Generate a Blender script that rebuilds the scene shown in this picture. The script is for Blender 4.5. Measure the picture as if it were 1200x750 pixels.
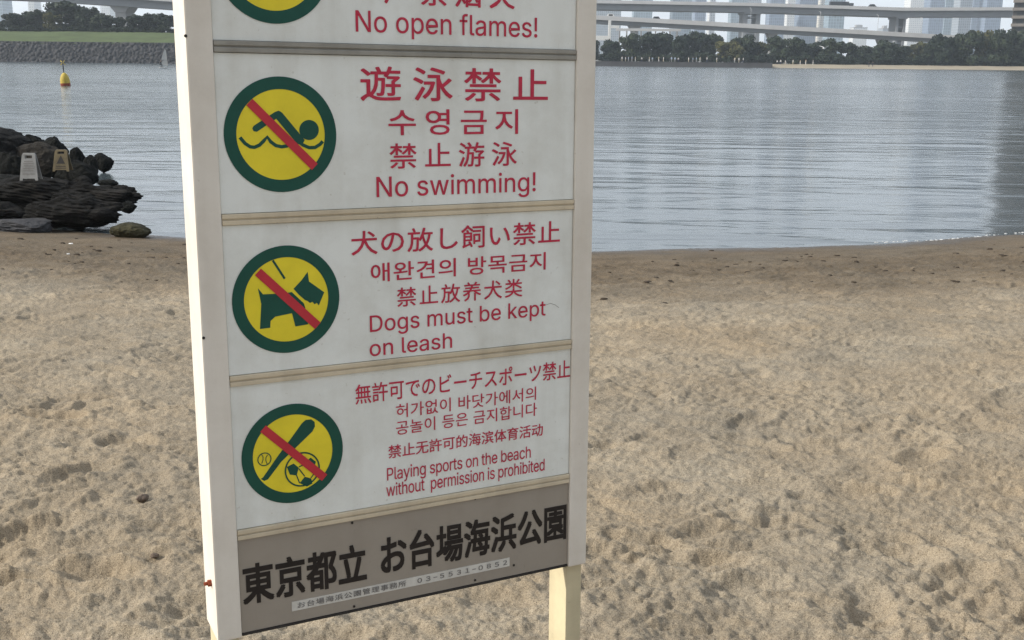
import bpy, bmesh, math, random
import numpy as np
from mathutils import Matrix, Vector

random.seed(7)
R = math.radians
scene = bpy.context.scene
for ob in list(bpy.data.objects):
    bpy.data.objects.remove(ob)
C = scene.collection

# ------------------------------------------------------------------ camera
FPX = 1270.0                      # focal length in pixels of a 1200 px wide frame
CAM_Z = 1.5
g = np.array([-0.010 * 1270, 1270.0, 307.0]); g /= np.linalg.norm(g)      # plumb line in camera space
ez = -g
ey = np.array([0, 0, 1.0]); ey = ey - (ey @ g) * g; ey /= np.linalg.norm(ey)
ex = np.cross(ey, ez)
M = np.array([ex, ey, ez])        # camera (x right, y down, z forward) -> world
CAM = np.array([0.0, 0.0, CAM_Z])
cam = bpy.data.cameras.new('camera')
cam.sensor_width = 36.0
cam.lens = 36.0 * FPX / 1200.0
cam.clip_start, cam.clip_end = 0.05, 9000.0
cam_ob = bpy.data.objects.new('camera', cam)
C.objects.link(cam_ob)
rx, ry, rz = M @ np.array([1, 0, 0]), M @ np.array([0, -1, 0]), M @ np.array([0, 0, -1])
mw = Matrix.Identity(4)
for i in range(3):
    mw[i][0], mw[i][1], mw[i][2], mw[i][3] = rx[i], ry[i], rz[i], CAM[i]
cam_ob.matrix_world = mw
scene.camera = cam_ob

# ------------------------------------------------------------------ sky, sun, exposure
SUN = Vector((-0.80, -0.20, 0.50)).normalized()          # towards the sun: left, a little behind the camera
SUN_EL = math.asin(SUN.z)
world = bpy.data.worlds.new('World')
scene.world = world
world.use_nodes = True
nt = world.node_tree
bg = nt.nodes['Background']
sky = nt.nodes.new('ShaderNodeTexSky')
sky.sky_type = 'NISHITA'
sky.sun_disc = False
sky.sun_elevation = SUN_EL
sky.sun_rotation = math.atan2(SUN.x, SUN.y)
sky.air_density = 1.0
sky.dust_density = 4.0
sky.ozone_density = 1.0
# a thin bright veil of high cloud over the clear sky, slightly uneven
tc = nt.nodes.new('ShaderNodeTexCoord')
mp = nt.nodes.new('ShaderNodeMapping'); mp.inputs['Scale'].default_value = (1.6, 1.6, 5.0)
nz = nt.nodes.new('ShaderNodeTexNoise'); nz.inputs['Scale'].default_value = 1.3; nz.inputs['Detail'].default_value = 6
rp = nt.nodes.new('ShaderNodeMapRange')
rp.inputs[1].default_value, rp.inputs[2].default_value, rp.inputs[3].default_value, rp.inputs[4].default_value = 0.3, 0.7, 0.5, 0.85
mx = nt.nodes.new('ShaderNodeMix'); mx.data_type = 'RGBA'
sx = nt.nodes.new('ShaderNodeSeparateXYZ'); nt.links.new(tc.outputs['Generated'], sx.inputs[0])
gr = nt.nodes.new('ShaderNodeMapRange')                  # gradient added for its light: brighter over the water, dimmer on the board front
gr.inputs[1].default_value, gr.inputs[2].default_value, gr.inputs[3].default_value, gr.inputs[4].default_value = -0.8, 0.8, 0.95, 2.1
nt.links.new(sx.outputs[1], gr.inputs[0])
vm = nt.nodes.new('ShaderNodeVectorMath'); vm.operation = 'SCALE'; vm.inputs[0].default_value = (4.3, 4.52, 4.8)
nt.links.new(gr.outputs[0], vm.inputs['Scale']); nt.links.new(vm.outputs[0], mx.inputs[7])
nt.links.new(tc.outputs['Generated'], mp.inputs[0]); nt.links.new(mp.outputs[0], nz.inputs['Vector'])
nt.links.new(nz.outputs[0], rp.inputs[0]); nt.links.new(rp.outputs[0], mx.inputs[0])
nt.links.new(sky.outputs[0], mx.inputs[6]); nt.links.new(mx.outputs[2], bg.inputs[0])
bg.inputs[1].default_value = 0.12
sun = bpy.data.lights.new('sun', 'SUN')
sun.energy = 3.7
sun.angle = R(1.5)
sun.color = (1.0, 0.94, 0.84)
sun_ob = bpy.data.objects.new('sun', sun)
C.objects.link(sun_ob)
sun_ob.location = (-20, -5, 30)
sun_ob.rotation_euler = SUN.to_track_quat('Z', 'Y').to_euler()
vs = scene.view_settings
vs.view_transform = 'Standard'
vs.look = 'None'
vs.exposure = 0.42
vs.gamma = 1.0
vs.use_curve_mapping = False
scene.render.engine = 'CYCLES'
cy = scene.cycles
cy.use_denoising = True
cy.denoiser = 'OPENIMAGEDENOISE'
cy.denoising_prefilter = 'NONE'
cy.max_bounces = 5
cy.diffuse_bounces = 3
cy.volume_bounces = 1
cy.transparent_max_bounces = 8
cy.sample_clamp_indirect = 6.0
cy.caustics_reflective = False
cy.caustics_refractive = False


# ------------------------------------------------------------------ helpers
def at(px, py, Y):
    """World point at forward distance Y seen at photo pixel (px, py)."""
    d = M @ np.array([px - 600.0, py - 375.0, FPX])
    return CAM + d * (Y / d[1])


def on_z(px, py, z):
    d = M @ np.array([px - 600.0, py - 375.0, FPX])
    return CAM + d * ((z - CAM_Z) / d[2])


def tag(o, label=None, cat=None, group=None, kind=None):
    if label: o['label'] = label
    if cat: o['category'] = cat
    if group: o['group'] = group
    if kind: o['kind'] = kind
    return o


def empty(name, loc=(0, 0, 0), rz=0.0):
    o = bpy.data.objects.new(name, None)
    o.location = loc
    o.rotation_euler = (0, 0, rz)
    o.empty_display_size = 0.2
    C.objects.link(o)
    return o


def link_mesh(name, me, parent=None):
    o = bpy.data.objects.new(name, me)
    C.objects.link(o)
    if parent is not None:
        o.parent = parent
    return o


class MB:
    """Collects shapes into one mesh."""
    def __init__(self):
        self.v, self.f, self.m, self.s = [], [], [], []

    def add(self, verts, faces, mat=0, smooth=False):
        b = len(self.v)
        self.v += [tuple(float(c) for c in p) for p in verts]
        for f in faces:
            self.f.append(tuple(b + i for i in f)); self.m.append(mat); self.s.append(smooth)

    def box(self, x0, x1, y0, y1, z0, z1, mat=0, bev=0.0):
        if bev <= 0:
            P = [(x, y, z) for z in (z0, z1) for y in (y0, y1) for x in (x0, x1)]
            self.add(P, [(0, 2, 3, 1), (4, 5, 7, 6), (0, 1, 5, 4), (2, 6, 7, 3), (0, 4, 6, 2), (1, 3, 7, 5)], mat)
            return
        bm = bmesh.new()
        bmesh.ops.create_cube(bm, size=1.0)
        for v in bm.verts:
            v.co = ((x0 + x1) / 2 + v.co.x * (x1 - x0), (y0 + y1) / 2 + v.co.y * (y1 - y0), (z0 + z1) / 2 + v.co.z * (z1 - z0))
        bmesh.ops.bevel(bm, geom=list(bm.edges), offset=bev, segments=2, affect='EDGES', profile=0.6)
        self.bm(bm, mat)

    def bm(self, bm, mat=0, smooth=False):
        bm.verts.ensure_lookup_table(); bm.verts.index_update()
        self.add([v.co for v in bm.verts], [[v.index for v in f.verts] for f in bm.faces], mat, smooth)
        bm.free()

    def poly(self, pts, thick=0.0, mat=0):
        """Convex or simple polygon in local XZ (facing -Y) at y; pts = (x, y, z)."""
        self.add(pts, [tuple(range(len(pts)))], mat)

    def tube(self, path, rad, n=10, mat=0, smooth=True, cap=True):
        path = [Vector(p) for p in path]
        if not isinstance(rad, (list, tuple)): rad = [rad] * len(path)
        rings = []
        for i, p in enumerate(path):
            d = (path[min(i + 1, len(path) - 1)] - path[max(i - 1, 0)]).normalized()
            a = d.cross(Vector((0, 0, 1)))
            if a.length < 1e-3: a = d.cross(Vector((1, 0, 0)))
            a.normalize(); b = d.cross(a)
            rings.append([p + (a * math.cos(t) + b * math.sin(t)) * rad[i] for t in [2 * math.pi * k / n for k in range(n)]])
        V = [q for r_ in rings for q in r_]
        F = []
        for i in range(len(path) - 1):
            for k in range(n):
                k2 = (k + 1) % n
                F.append((i * n + k, i * n + k2, (i + 1) * n + k2, (i + 1) * n + k))
        if cap:
            F.append(tuple(range(n))[::-1]); F.append(tuple((len(path) - 1) * n + k for k in range(n)))
        self.add(V, F, mat, smooth)

    def lathe(self, prof, n=20, mat=0, cx=0.0, cy_=0.0, smooth=True):
        V, F = [], []
        for r_, z in prof:
            V += [(cx + r_ * math.cos(2 * math.pi * k / n), cy_ + r_ * math.sin(2 * math.pi * k / n), z) for k in range(n)]
        for i in range(len(prof) - 1):
            for k in range(n):
                k2 = (k + 1) % n
                F.append((i * n + k, i * n + k2, (i + 1) * n + k2, (i + 1) * n + k))
        self.add(V, F, mat, smooth)

    def mesh(self, name, mats):
        me = bpy.data.meshes.new(name)
        me.from_pydata(self.v, [], self.f)
        for m_ in (mats if isinstance(mats, (list, tuple)) else [mats]):
            me.materials.append(m_)
        me.polygons.foreach_set('material_index', self.m)
        me.polygons.foreach_set('use_smooth', self.s)
        me.update()
        return me

    def build(self, name, mats, parent=None):
        return link_mesh(name, self.mesh(name, mats), parent)


def np_mesh(name, V, F, mat, smooth=True):
    me = bpy.data.meshes.new(name)
    V = np.asarray(V, dtype=np.float32); F = np.asarray(F, dtype=np.int32)
    k = F.shape[1]
    me.vertices.add(len(V)); me.vertices.foreach_set('co', V.ravel())
    me.loops.add(F.size); me.loops.foreach_set('vertex_index', F.ravel())
    me.polygons.add(len(F)); me.polygons.foreach_set('loop_start', np.arange(0, F.size, k, dtype=np.int32))
    me.polygons.foreach_set('loop_total', np.full(len(F), k, dtype=np.int32))
    me.polygons.foreach_set('use_smooth', np.full(len(F), smooth))
    me.materials.append(mat)
    me.update(calc_edges=True)
    me.validate()
    return me


def copy_tree(o, parent=None):
    c = o.copy()
    C.objects.link(c)
    if parent is not None:
        c.parent = parent
    for ch in list(o.children):
        copy_tree(ch, c)
    return c


ORD = ['first', 'second', 'third', 'fourth', 'fifth', 'sixth', 'seventh', 'eighth', 'ninth', 'tenth', 'eleventh', 'twelfth',
       'thirteenth', 'fourteenth', 'fifteenth', 'sixteenth', 'seventeenth', 'eighteenth', 'nineteenth', 'twentieth', 'twenty-first', 'twenty-second', 'twenty-third', 'twenty-fourth', 'twenty-fifth']

# gradient noise -----------------------------------------------------------
_rng = np.random.default_rng(11)
_perm = _rng.permutation(256); _perm = np.concatenate([_perm, _perm, _perm])
_ang = _rng.random(256) * 2 * np.pi
_gx, _gy = np.cos(_ang), np.sin(_ang)
_g3 = _rng.normal(size=(256, 3)); _g3 /= np.linalg.norm(_g3, axis=1)[:, None]


def noise2(x, y, seed=0):
    x = np.asarray(x, float) + seed * 17.31; y = np.asarray(y, float) + seed * 9.17
    xi = np.floor(x).astype(int); yi = np.floor(y).astype(int)
    xf, yf = x - xi, y - yi
    u = xf * xf * xf * (xf * (xf * 6 - 15) + 10); v = yf * yf * yf * (yf * (yf * 6 - 15) + 10)
    xi &= 255; yi &= 255
    def gr(ix, iy, dx, dy):
        h = _perm[_perm[ix] + iy]
        return _gx[h] * dx + _gy[h] * dy
    x1, y1 = (xi + 1) & 255, (yi + 1) & 255
    a = gr(xi, yi, xf, yf); b = gr(x1, yi, xf - 1, yf)
    c = gr(xi, y1, xf, yf - 1); d = gr(x1, y1, xf - 1, yf - 1)
    return ((a + u * (b - a)) * (1 - v) + (c + u * (d - c)) * v) * 1.5


def noise3(P, seed=0):
    P = np.asarray(P, float) + seed * 13.7
    I = np.floor(P).astype(int); Fr = P - I
    U = Fr * Fr * Fr * (Fr * (Fr * 6 - 15) + 10)
    I &= 255
    out = 0
    for dx in (0, 1):
        for dy in (0, 1):
            for dz in (0, 1):
                h = _perm[_perm[_perm[(I[:, 0] + dx) & 255] + ((I[:, 1] + dy) & 255)] + ((I[:, 2] + dz) & 255)] & 255
                gvec = _g3[h]
                d = Fr - np.array([dx, dy, dz])
                w = (U[:, 0] if dx else 1 - U[:, 0]) * (U[:, 1] if dy else 1 - U[:, 1]) * (U[:, 2] if dz else 1 - U[:, 2])
                out = out + w * np.einsum('ij,ij->i', gvec, d)
    return out * 1.5


def sstep(a, b, x):
    t = np.clip((x - a) / (b - a), 0, 1)
    return t * t * (3 - 2 * t)


# ------------------------------------------------------------------ materials
def new_mat(name):
    m_ = bpy.data.materials.new(name)
    m_.use_nodes = True
    return m_, m_.node_tree, m_.node_tree.nodes['Principled BSDF']


def N(t, typ, **kw):
    n = t.nodes.new(typ)
    for k, v in kw.items():
        setattr(n, k, v)
    return n


def ramp(t, fac, stops):
    r_ = N(t, 'ShaderNodeValToRGB')
    e = r_.color_ramp.elements
    while len(e) > 1: e.remove(e[-1])
    e[0].position, e[0].color = stops[0][0], stops[0][1]
    for p, c in stops[1:]:
        q = e.new(p); q.color = c
    t.links.new(fac, r_.inputs[0])
    return r_.outputs[0]


def c4(c, k=1.0):
    return (c[0] * k, c[1] * k, c[2] * k, 1.0)


def mottled(name, col, rough=0.6, scale=8.0, amt=0.25, bump=0.0, bscale=60.0, spec=0.3, stretch=(1, 1, 1), metallic=0.0, tint=None):
    """A base colour broken up by soft noise, with an optional fine bump."""
    m_, t, b = new_mat(name)
    tc = N(t, 'ShaderNodeTexCoord')
    mp = N(t, 'ShaderNodeMapping'); mp.inputs['Scale'].default_value = stretch
    t.links.new(tc.outputs['Object'], mp.inputs[0])
    nz = N(t, 'ShaderNodeTexNoise'); nz.inputs['Scale'].default_value = scale; nz.inputs['Detail'].default_value = 6; nz.inputs['Roughness'].default_value = 0.65
    t.links.new(mp.outputs[0], nz.inputs['Vector'])
    lo = tint if tint else tuple(c * (1 - amt) for c in col)
    hi = tuple(min(1.0, c * (1 + amt)) for c in col)
    t.links.new(ramp(t, nz.outputs[0], [(0.3, c4(lo)), (0.52, c4(col)), (0.75, c4(hi))]), b.inputs['Base Color'])
    b.inputs['Roughness'].default_value = rough
    b.inputs['Specular IOR Level'].default_value = spec
    b.inputs['Metallic'].default_value = metallic
    if bump > 0:
        n2 = N(t, 'ShaderNodeTexNoise'); n2.inputs['Scale'].default_value = bscale; n2.inputs['Detail'].default_value = 5
        t.links.new(mp.outputs[0], n2.inputs['Vector'])
        bp = N(t, 'ShaderNodeBump'); bp.inputs['Strength'].default_value = bump; bp.inputs['Distance'].default_value = 0.02
        t.links.new(n2.outputs[0], bp.inputs['Height']); t.links.new(bp.outputs[0], b.inputs['Normal'])
    return m_


def sign_paint(name, col, dirt, amt=0.5, rough=0.45):
    """Weathered paint: faint vertical run marks and small specks of grime."""
    m_, t, b = new_mat(name)
    tc = N(t, 'ShaderNodeTexCoord')
    mp = N(t, 'ShaderNodeMapping'); mp.inputs['Scale'].default_value = (22, 22, 1.6)
    t.links.new(tc.outputs['Object'], mp.inputs[0])
    runs = N(t, 'ShaderNodeTexNoise'); runs.inputs['Scale'].default_value = 1.0; runs.inputs['Detail'].default_value = 5
    t.links.new(mp.outputs[0], runs.inputs['Vector'])
    bl = N(t, 'ShaderNodeTexNoise'); bl.inputs['Scale'].default_value = 6.0; bl.inputs['Detail'].default_value = 8; bl.inputs['Roughness'].default_value = 0.7
    t.links.new(tc.outputs['Object'], bl.inputs['Vector'])
    sp = N(t, 'ShaderNodeTexNoise'); sp.inputs['Scale'].default_value = 90.0; sp.inputs['Detail'].default_value = 3
    t.links.new(tc.outputs['Object'], sp.inputs['Vector'])
    f1 = ramp(t, runs.outputs[0], [(0.45, (0, 0, 0, 1)), (0.8, (1, 1, 1, 1))])
    f2 = ramp(t, bl.outputs[0], [(0.42, (0, 0, 0, 1)), (0.85, (1, 1, 1, 1))])
    f3 = ramp(t, sp.outputs[0], [(0.70, (0, 0, 0, 1)), (0.76, (1, 1, 1, 1))])
    a1 = N(t, 'ShaderNodeMath', operation='MULTIPLY_ADD'); a1.inputs[1].default_value = 0.45; t.links.new(f1, a1.inputs[0]); t.links.new(f2, a1.inputs[2])
    a2 = N(t, 'ShaderNodeMath', operation='MULTIPLY_ADD'); a2.inputs[1].default_value = 0.6; t.links.new(f3, a2.inputs[0]); t.links.new(a1.outputs[0], a2.inputs[2])
    a3 = N(t, 'ShaderNodeMath', operation='MULTIPLY', use_clamp=True); a3.inputs[1].default_value = amt; t.links.new(a2.outputs[0], a3.inputs[0])
    mx = N(t, 'ShaderNodeMix', data_type='RGBA'); mx.inputs[6].default_value = c4(col); mx.inputs[7].default_value = c4(dirt)
    t.links.new(a3.outputs[0], mx.inputs[0]); t.links.new(mx.outputs[2], b.inputs['Base Color'])
    b.inputs['Roughness'].default_value = rough
    b.inputs['Specular IOR Level'].default_value = 0.3
    bp = N(t, 'ShaderNodeBump'); bp.inputs['Strength'].default_value = 0.06; bp.inputs['Distance'].default_value = 0.004
    t.links.new(bl.outputs[0], bp.inputs['Height']); t.links.new(bp.outputs[0], b.inputs['Normal'])
    return m_


MAT = {}
MAT['frame'] = sign_paint('frame_paint', (0.75, 0.71, 0.64), (0.42, 0.36, 0.28), 0.42)
MAT['panel'] = sign_paint('panel_white', (0.79, 0.815, 0.785), (0.45, 0.43, 0.36), 0.55, 0.32)
MAT['rail'] = sign_paint('rail_beige', (0.64, 0.555, 0.41), (0.26, 0.22, 0.16), 0.6, 0.4)
MAT['rail_shade_grey'] = sign_paint('rail_shade_grey', (0.33, 0.32, 0.285), (0.13, 0.12, 0.10), 0.7, 0.4)  # shade on the eye-level rail, put into a darker grey paint
MAT['taupe'] = sign_paint('panel_taupe', (0.33, 0.295, 0.25), (0.24, 0.21, 0.175), 0.5, 0.4)
MAT['leg'] = sign_paint('leg_cream', (0.62, 0.55, 0.37), (0.30, 0.25, 0.17), 0.55)
MAT['red_ink'] = mottled('red_ink', (0.50, 0.030, 0.068), 0.5, 60, 0.18)
MAT['slash'] = mottled('red_band', (0.52, 0.035, 0.05), 0.45, 20, 0.1)
MAT['green_ink'] = mottled('green_ink', (0.008, 0.075, 0.055), 0.4, 20, 0.15)
MAT['yellow_ink'] = mottled('yellow_ink', (0.80, 0.66, 0.035), 0.45, 12, 0.1)
MAT['black_ink'] = mottled('black_ink', (0.018, 0.014, 0.013), 0.5, 40, 0.2)
MAT['tape'] = mottled('label_tape', (0.60, 0.585, 0.54), 0.5, 30, 0.15)
MAT['tape_ink'] = mottled('faded_ink', (0.19, 0.18, 0.17), 0.6, 40, 0.2)
MAT['rust'] = mottled('rusty_metal', (0.24, 0.055, 0.025), 0.8, 90, 0.5)
MAT['screw'] = mottled('dark_screw', (0.03, 0.027, 0.025), 0.6, 90, 0.3)
MAT['concrete'] = mottled('concrete', (0.30, 0.30, 0.30), 0.8, 0.12, 0.12)
MAT['girder'] = mottled('girder_grey', (0.24, 0.255, 0.275), 0.7, 0.1, 0.12)
MAT['parapet'] = mottled('parapet_grey', (0.55, 0.55, 0.55), 0.7, 0.15, 0.10)
MAT['white_paint'] = mottled('white_paint', (0.75, 0.75, 0.73), 0.5, 2, 0.08)
MAT['dark_paint'] = mottled('dark_paint', (0.035, 0.04, 0.05), 0.5, 1, 0.2)
MAT['glass_dark'] = mottled('dark_glass', (0.02, 0.025, 0.03), 0.1, 1, 0.2)
MAT['tyre'] = mottled('tyre_rubber', (0.02, 0.02, 0.02), 0.9, 5, 0.2)
MAT['asphalt'] = mottled('asphalt', (0.055, 0.055, 0.058), 0.9, 1, 0.2)
MAT['bark'] = mottled('bark', (0.05, 0.04, 0.03), 0.9, 3, 0.3)

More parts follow.
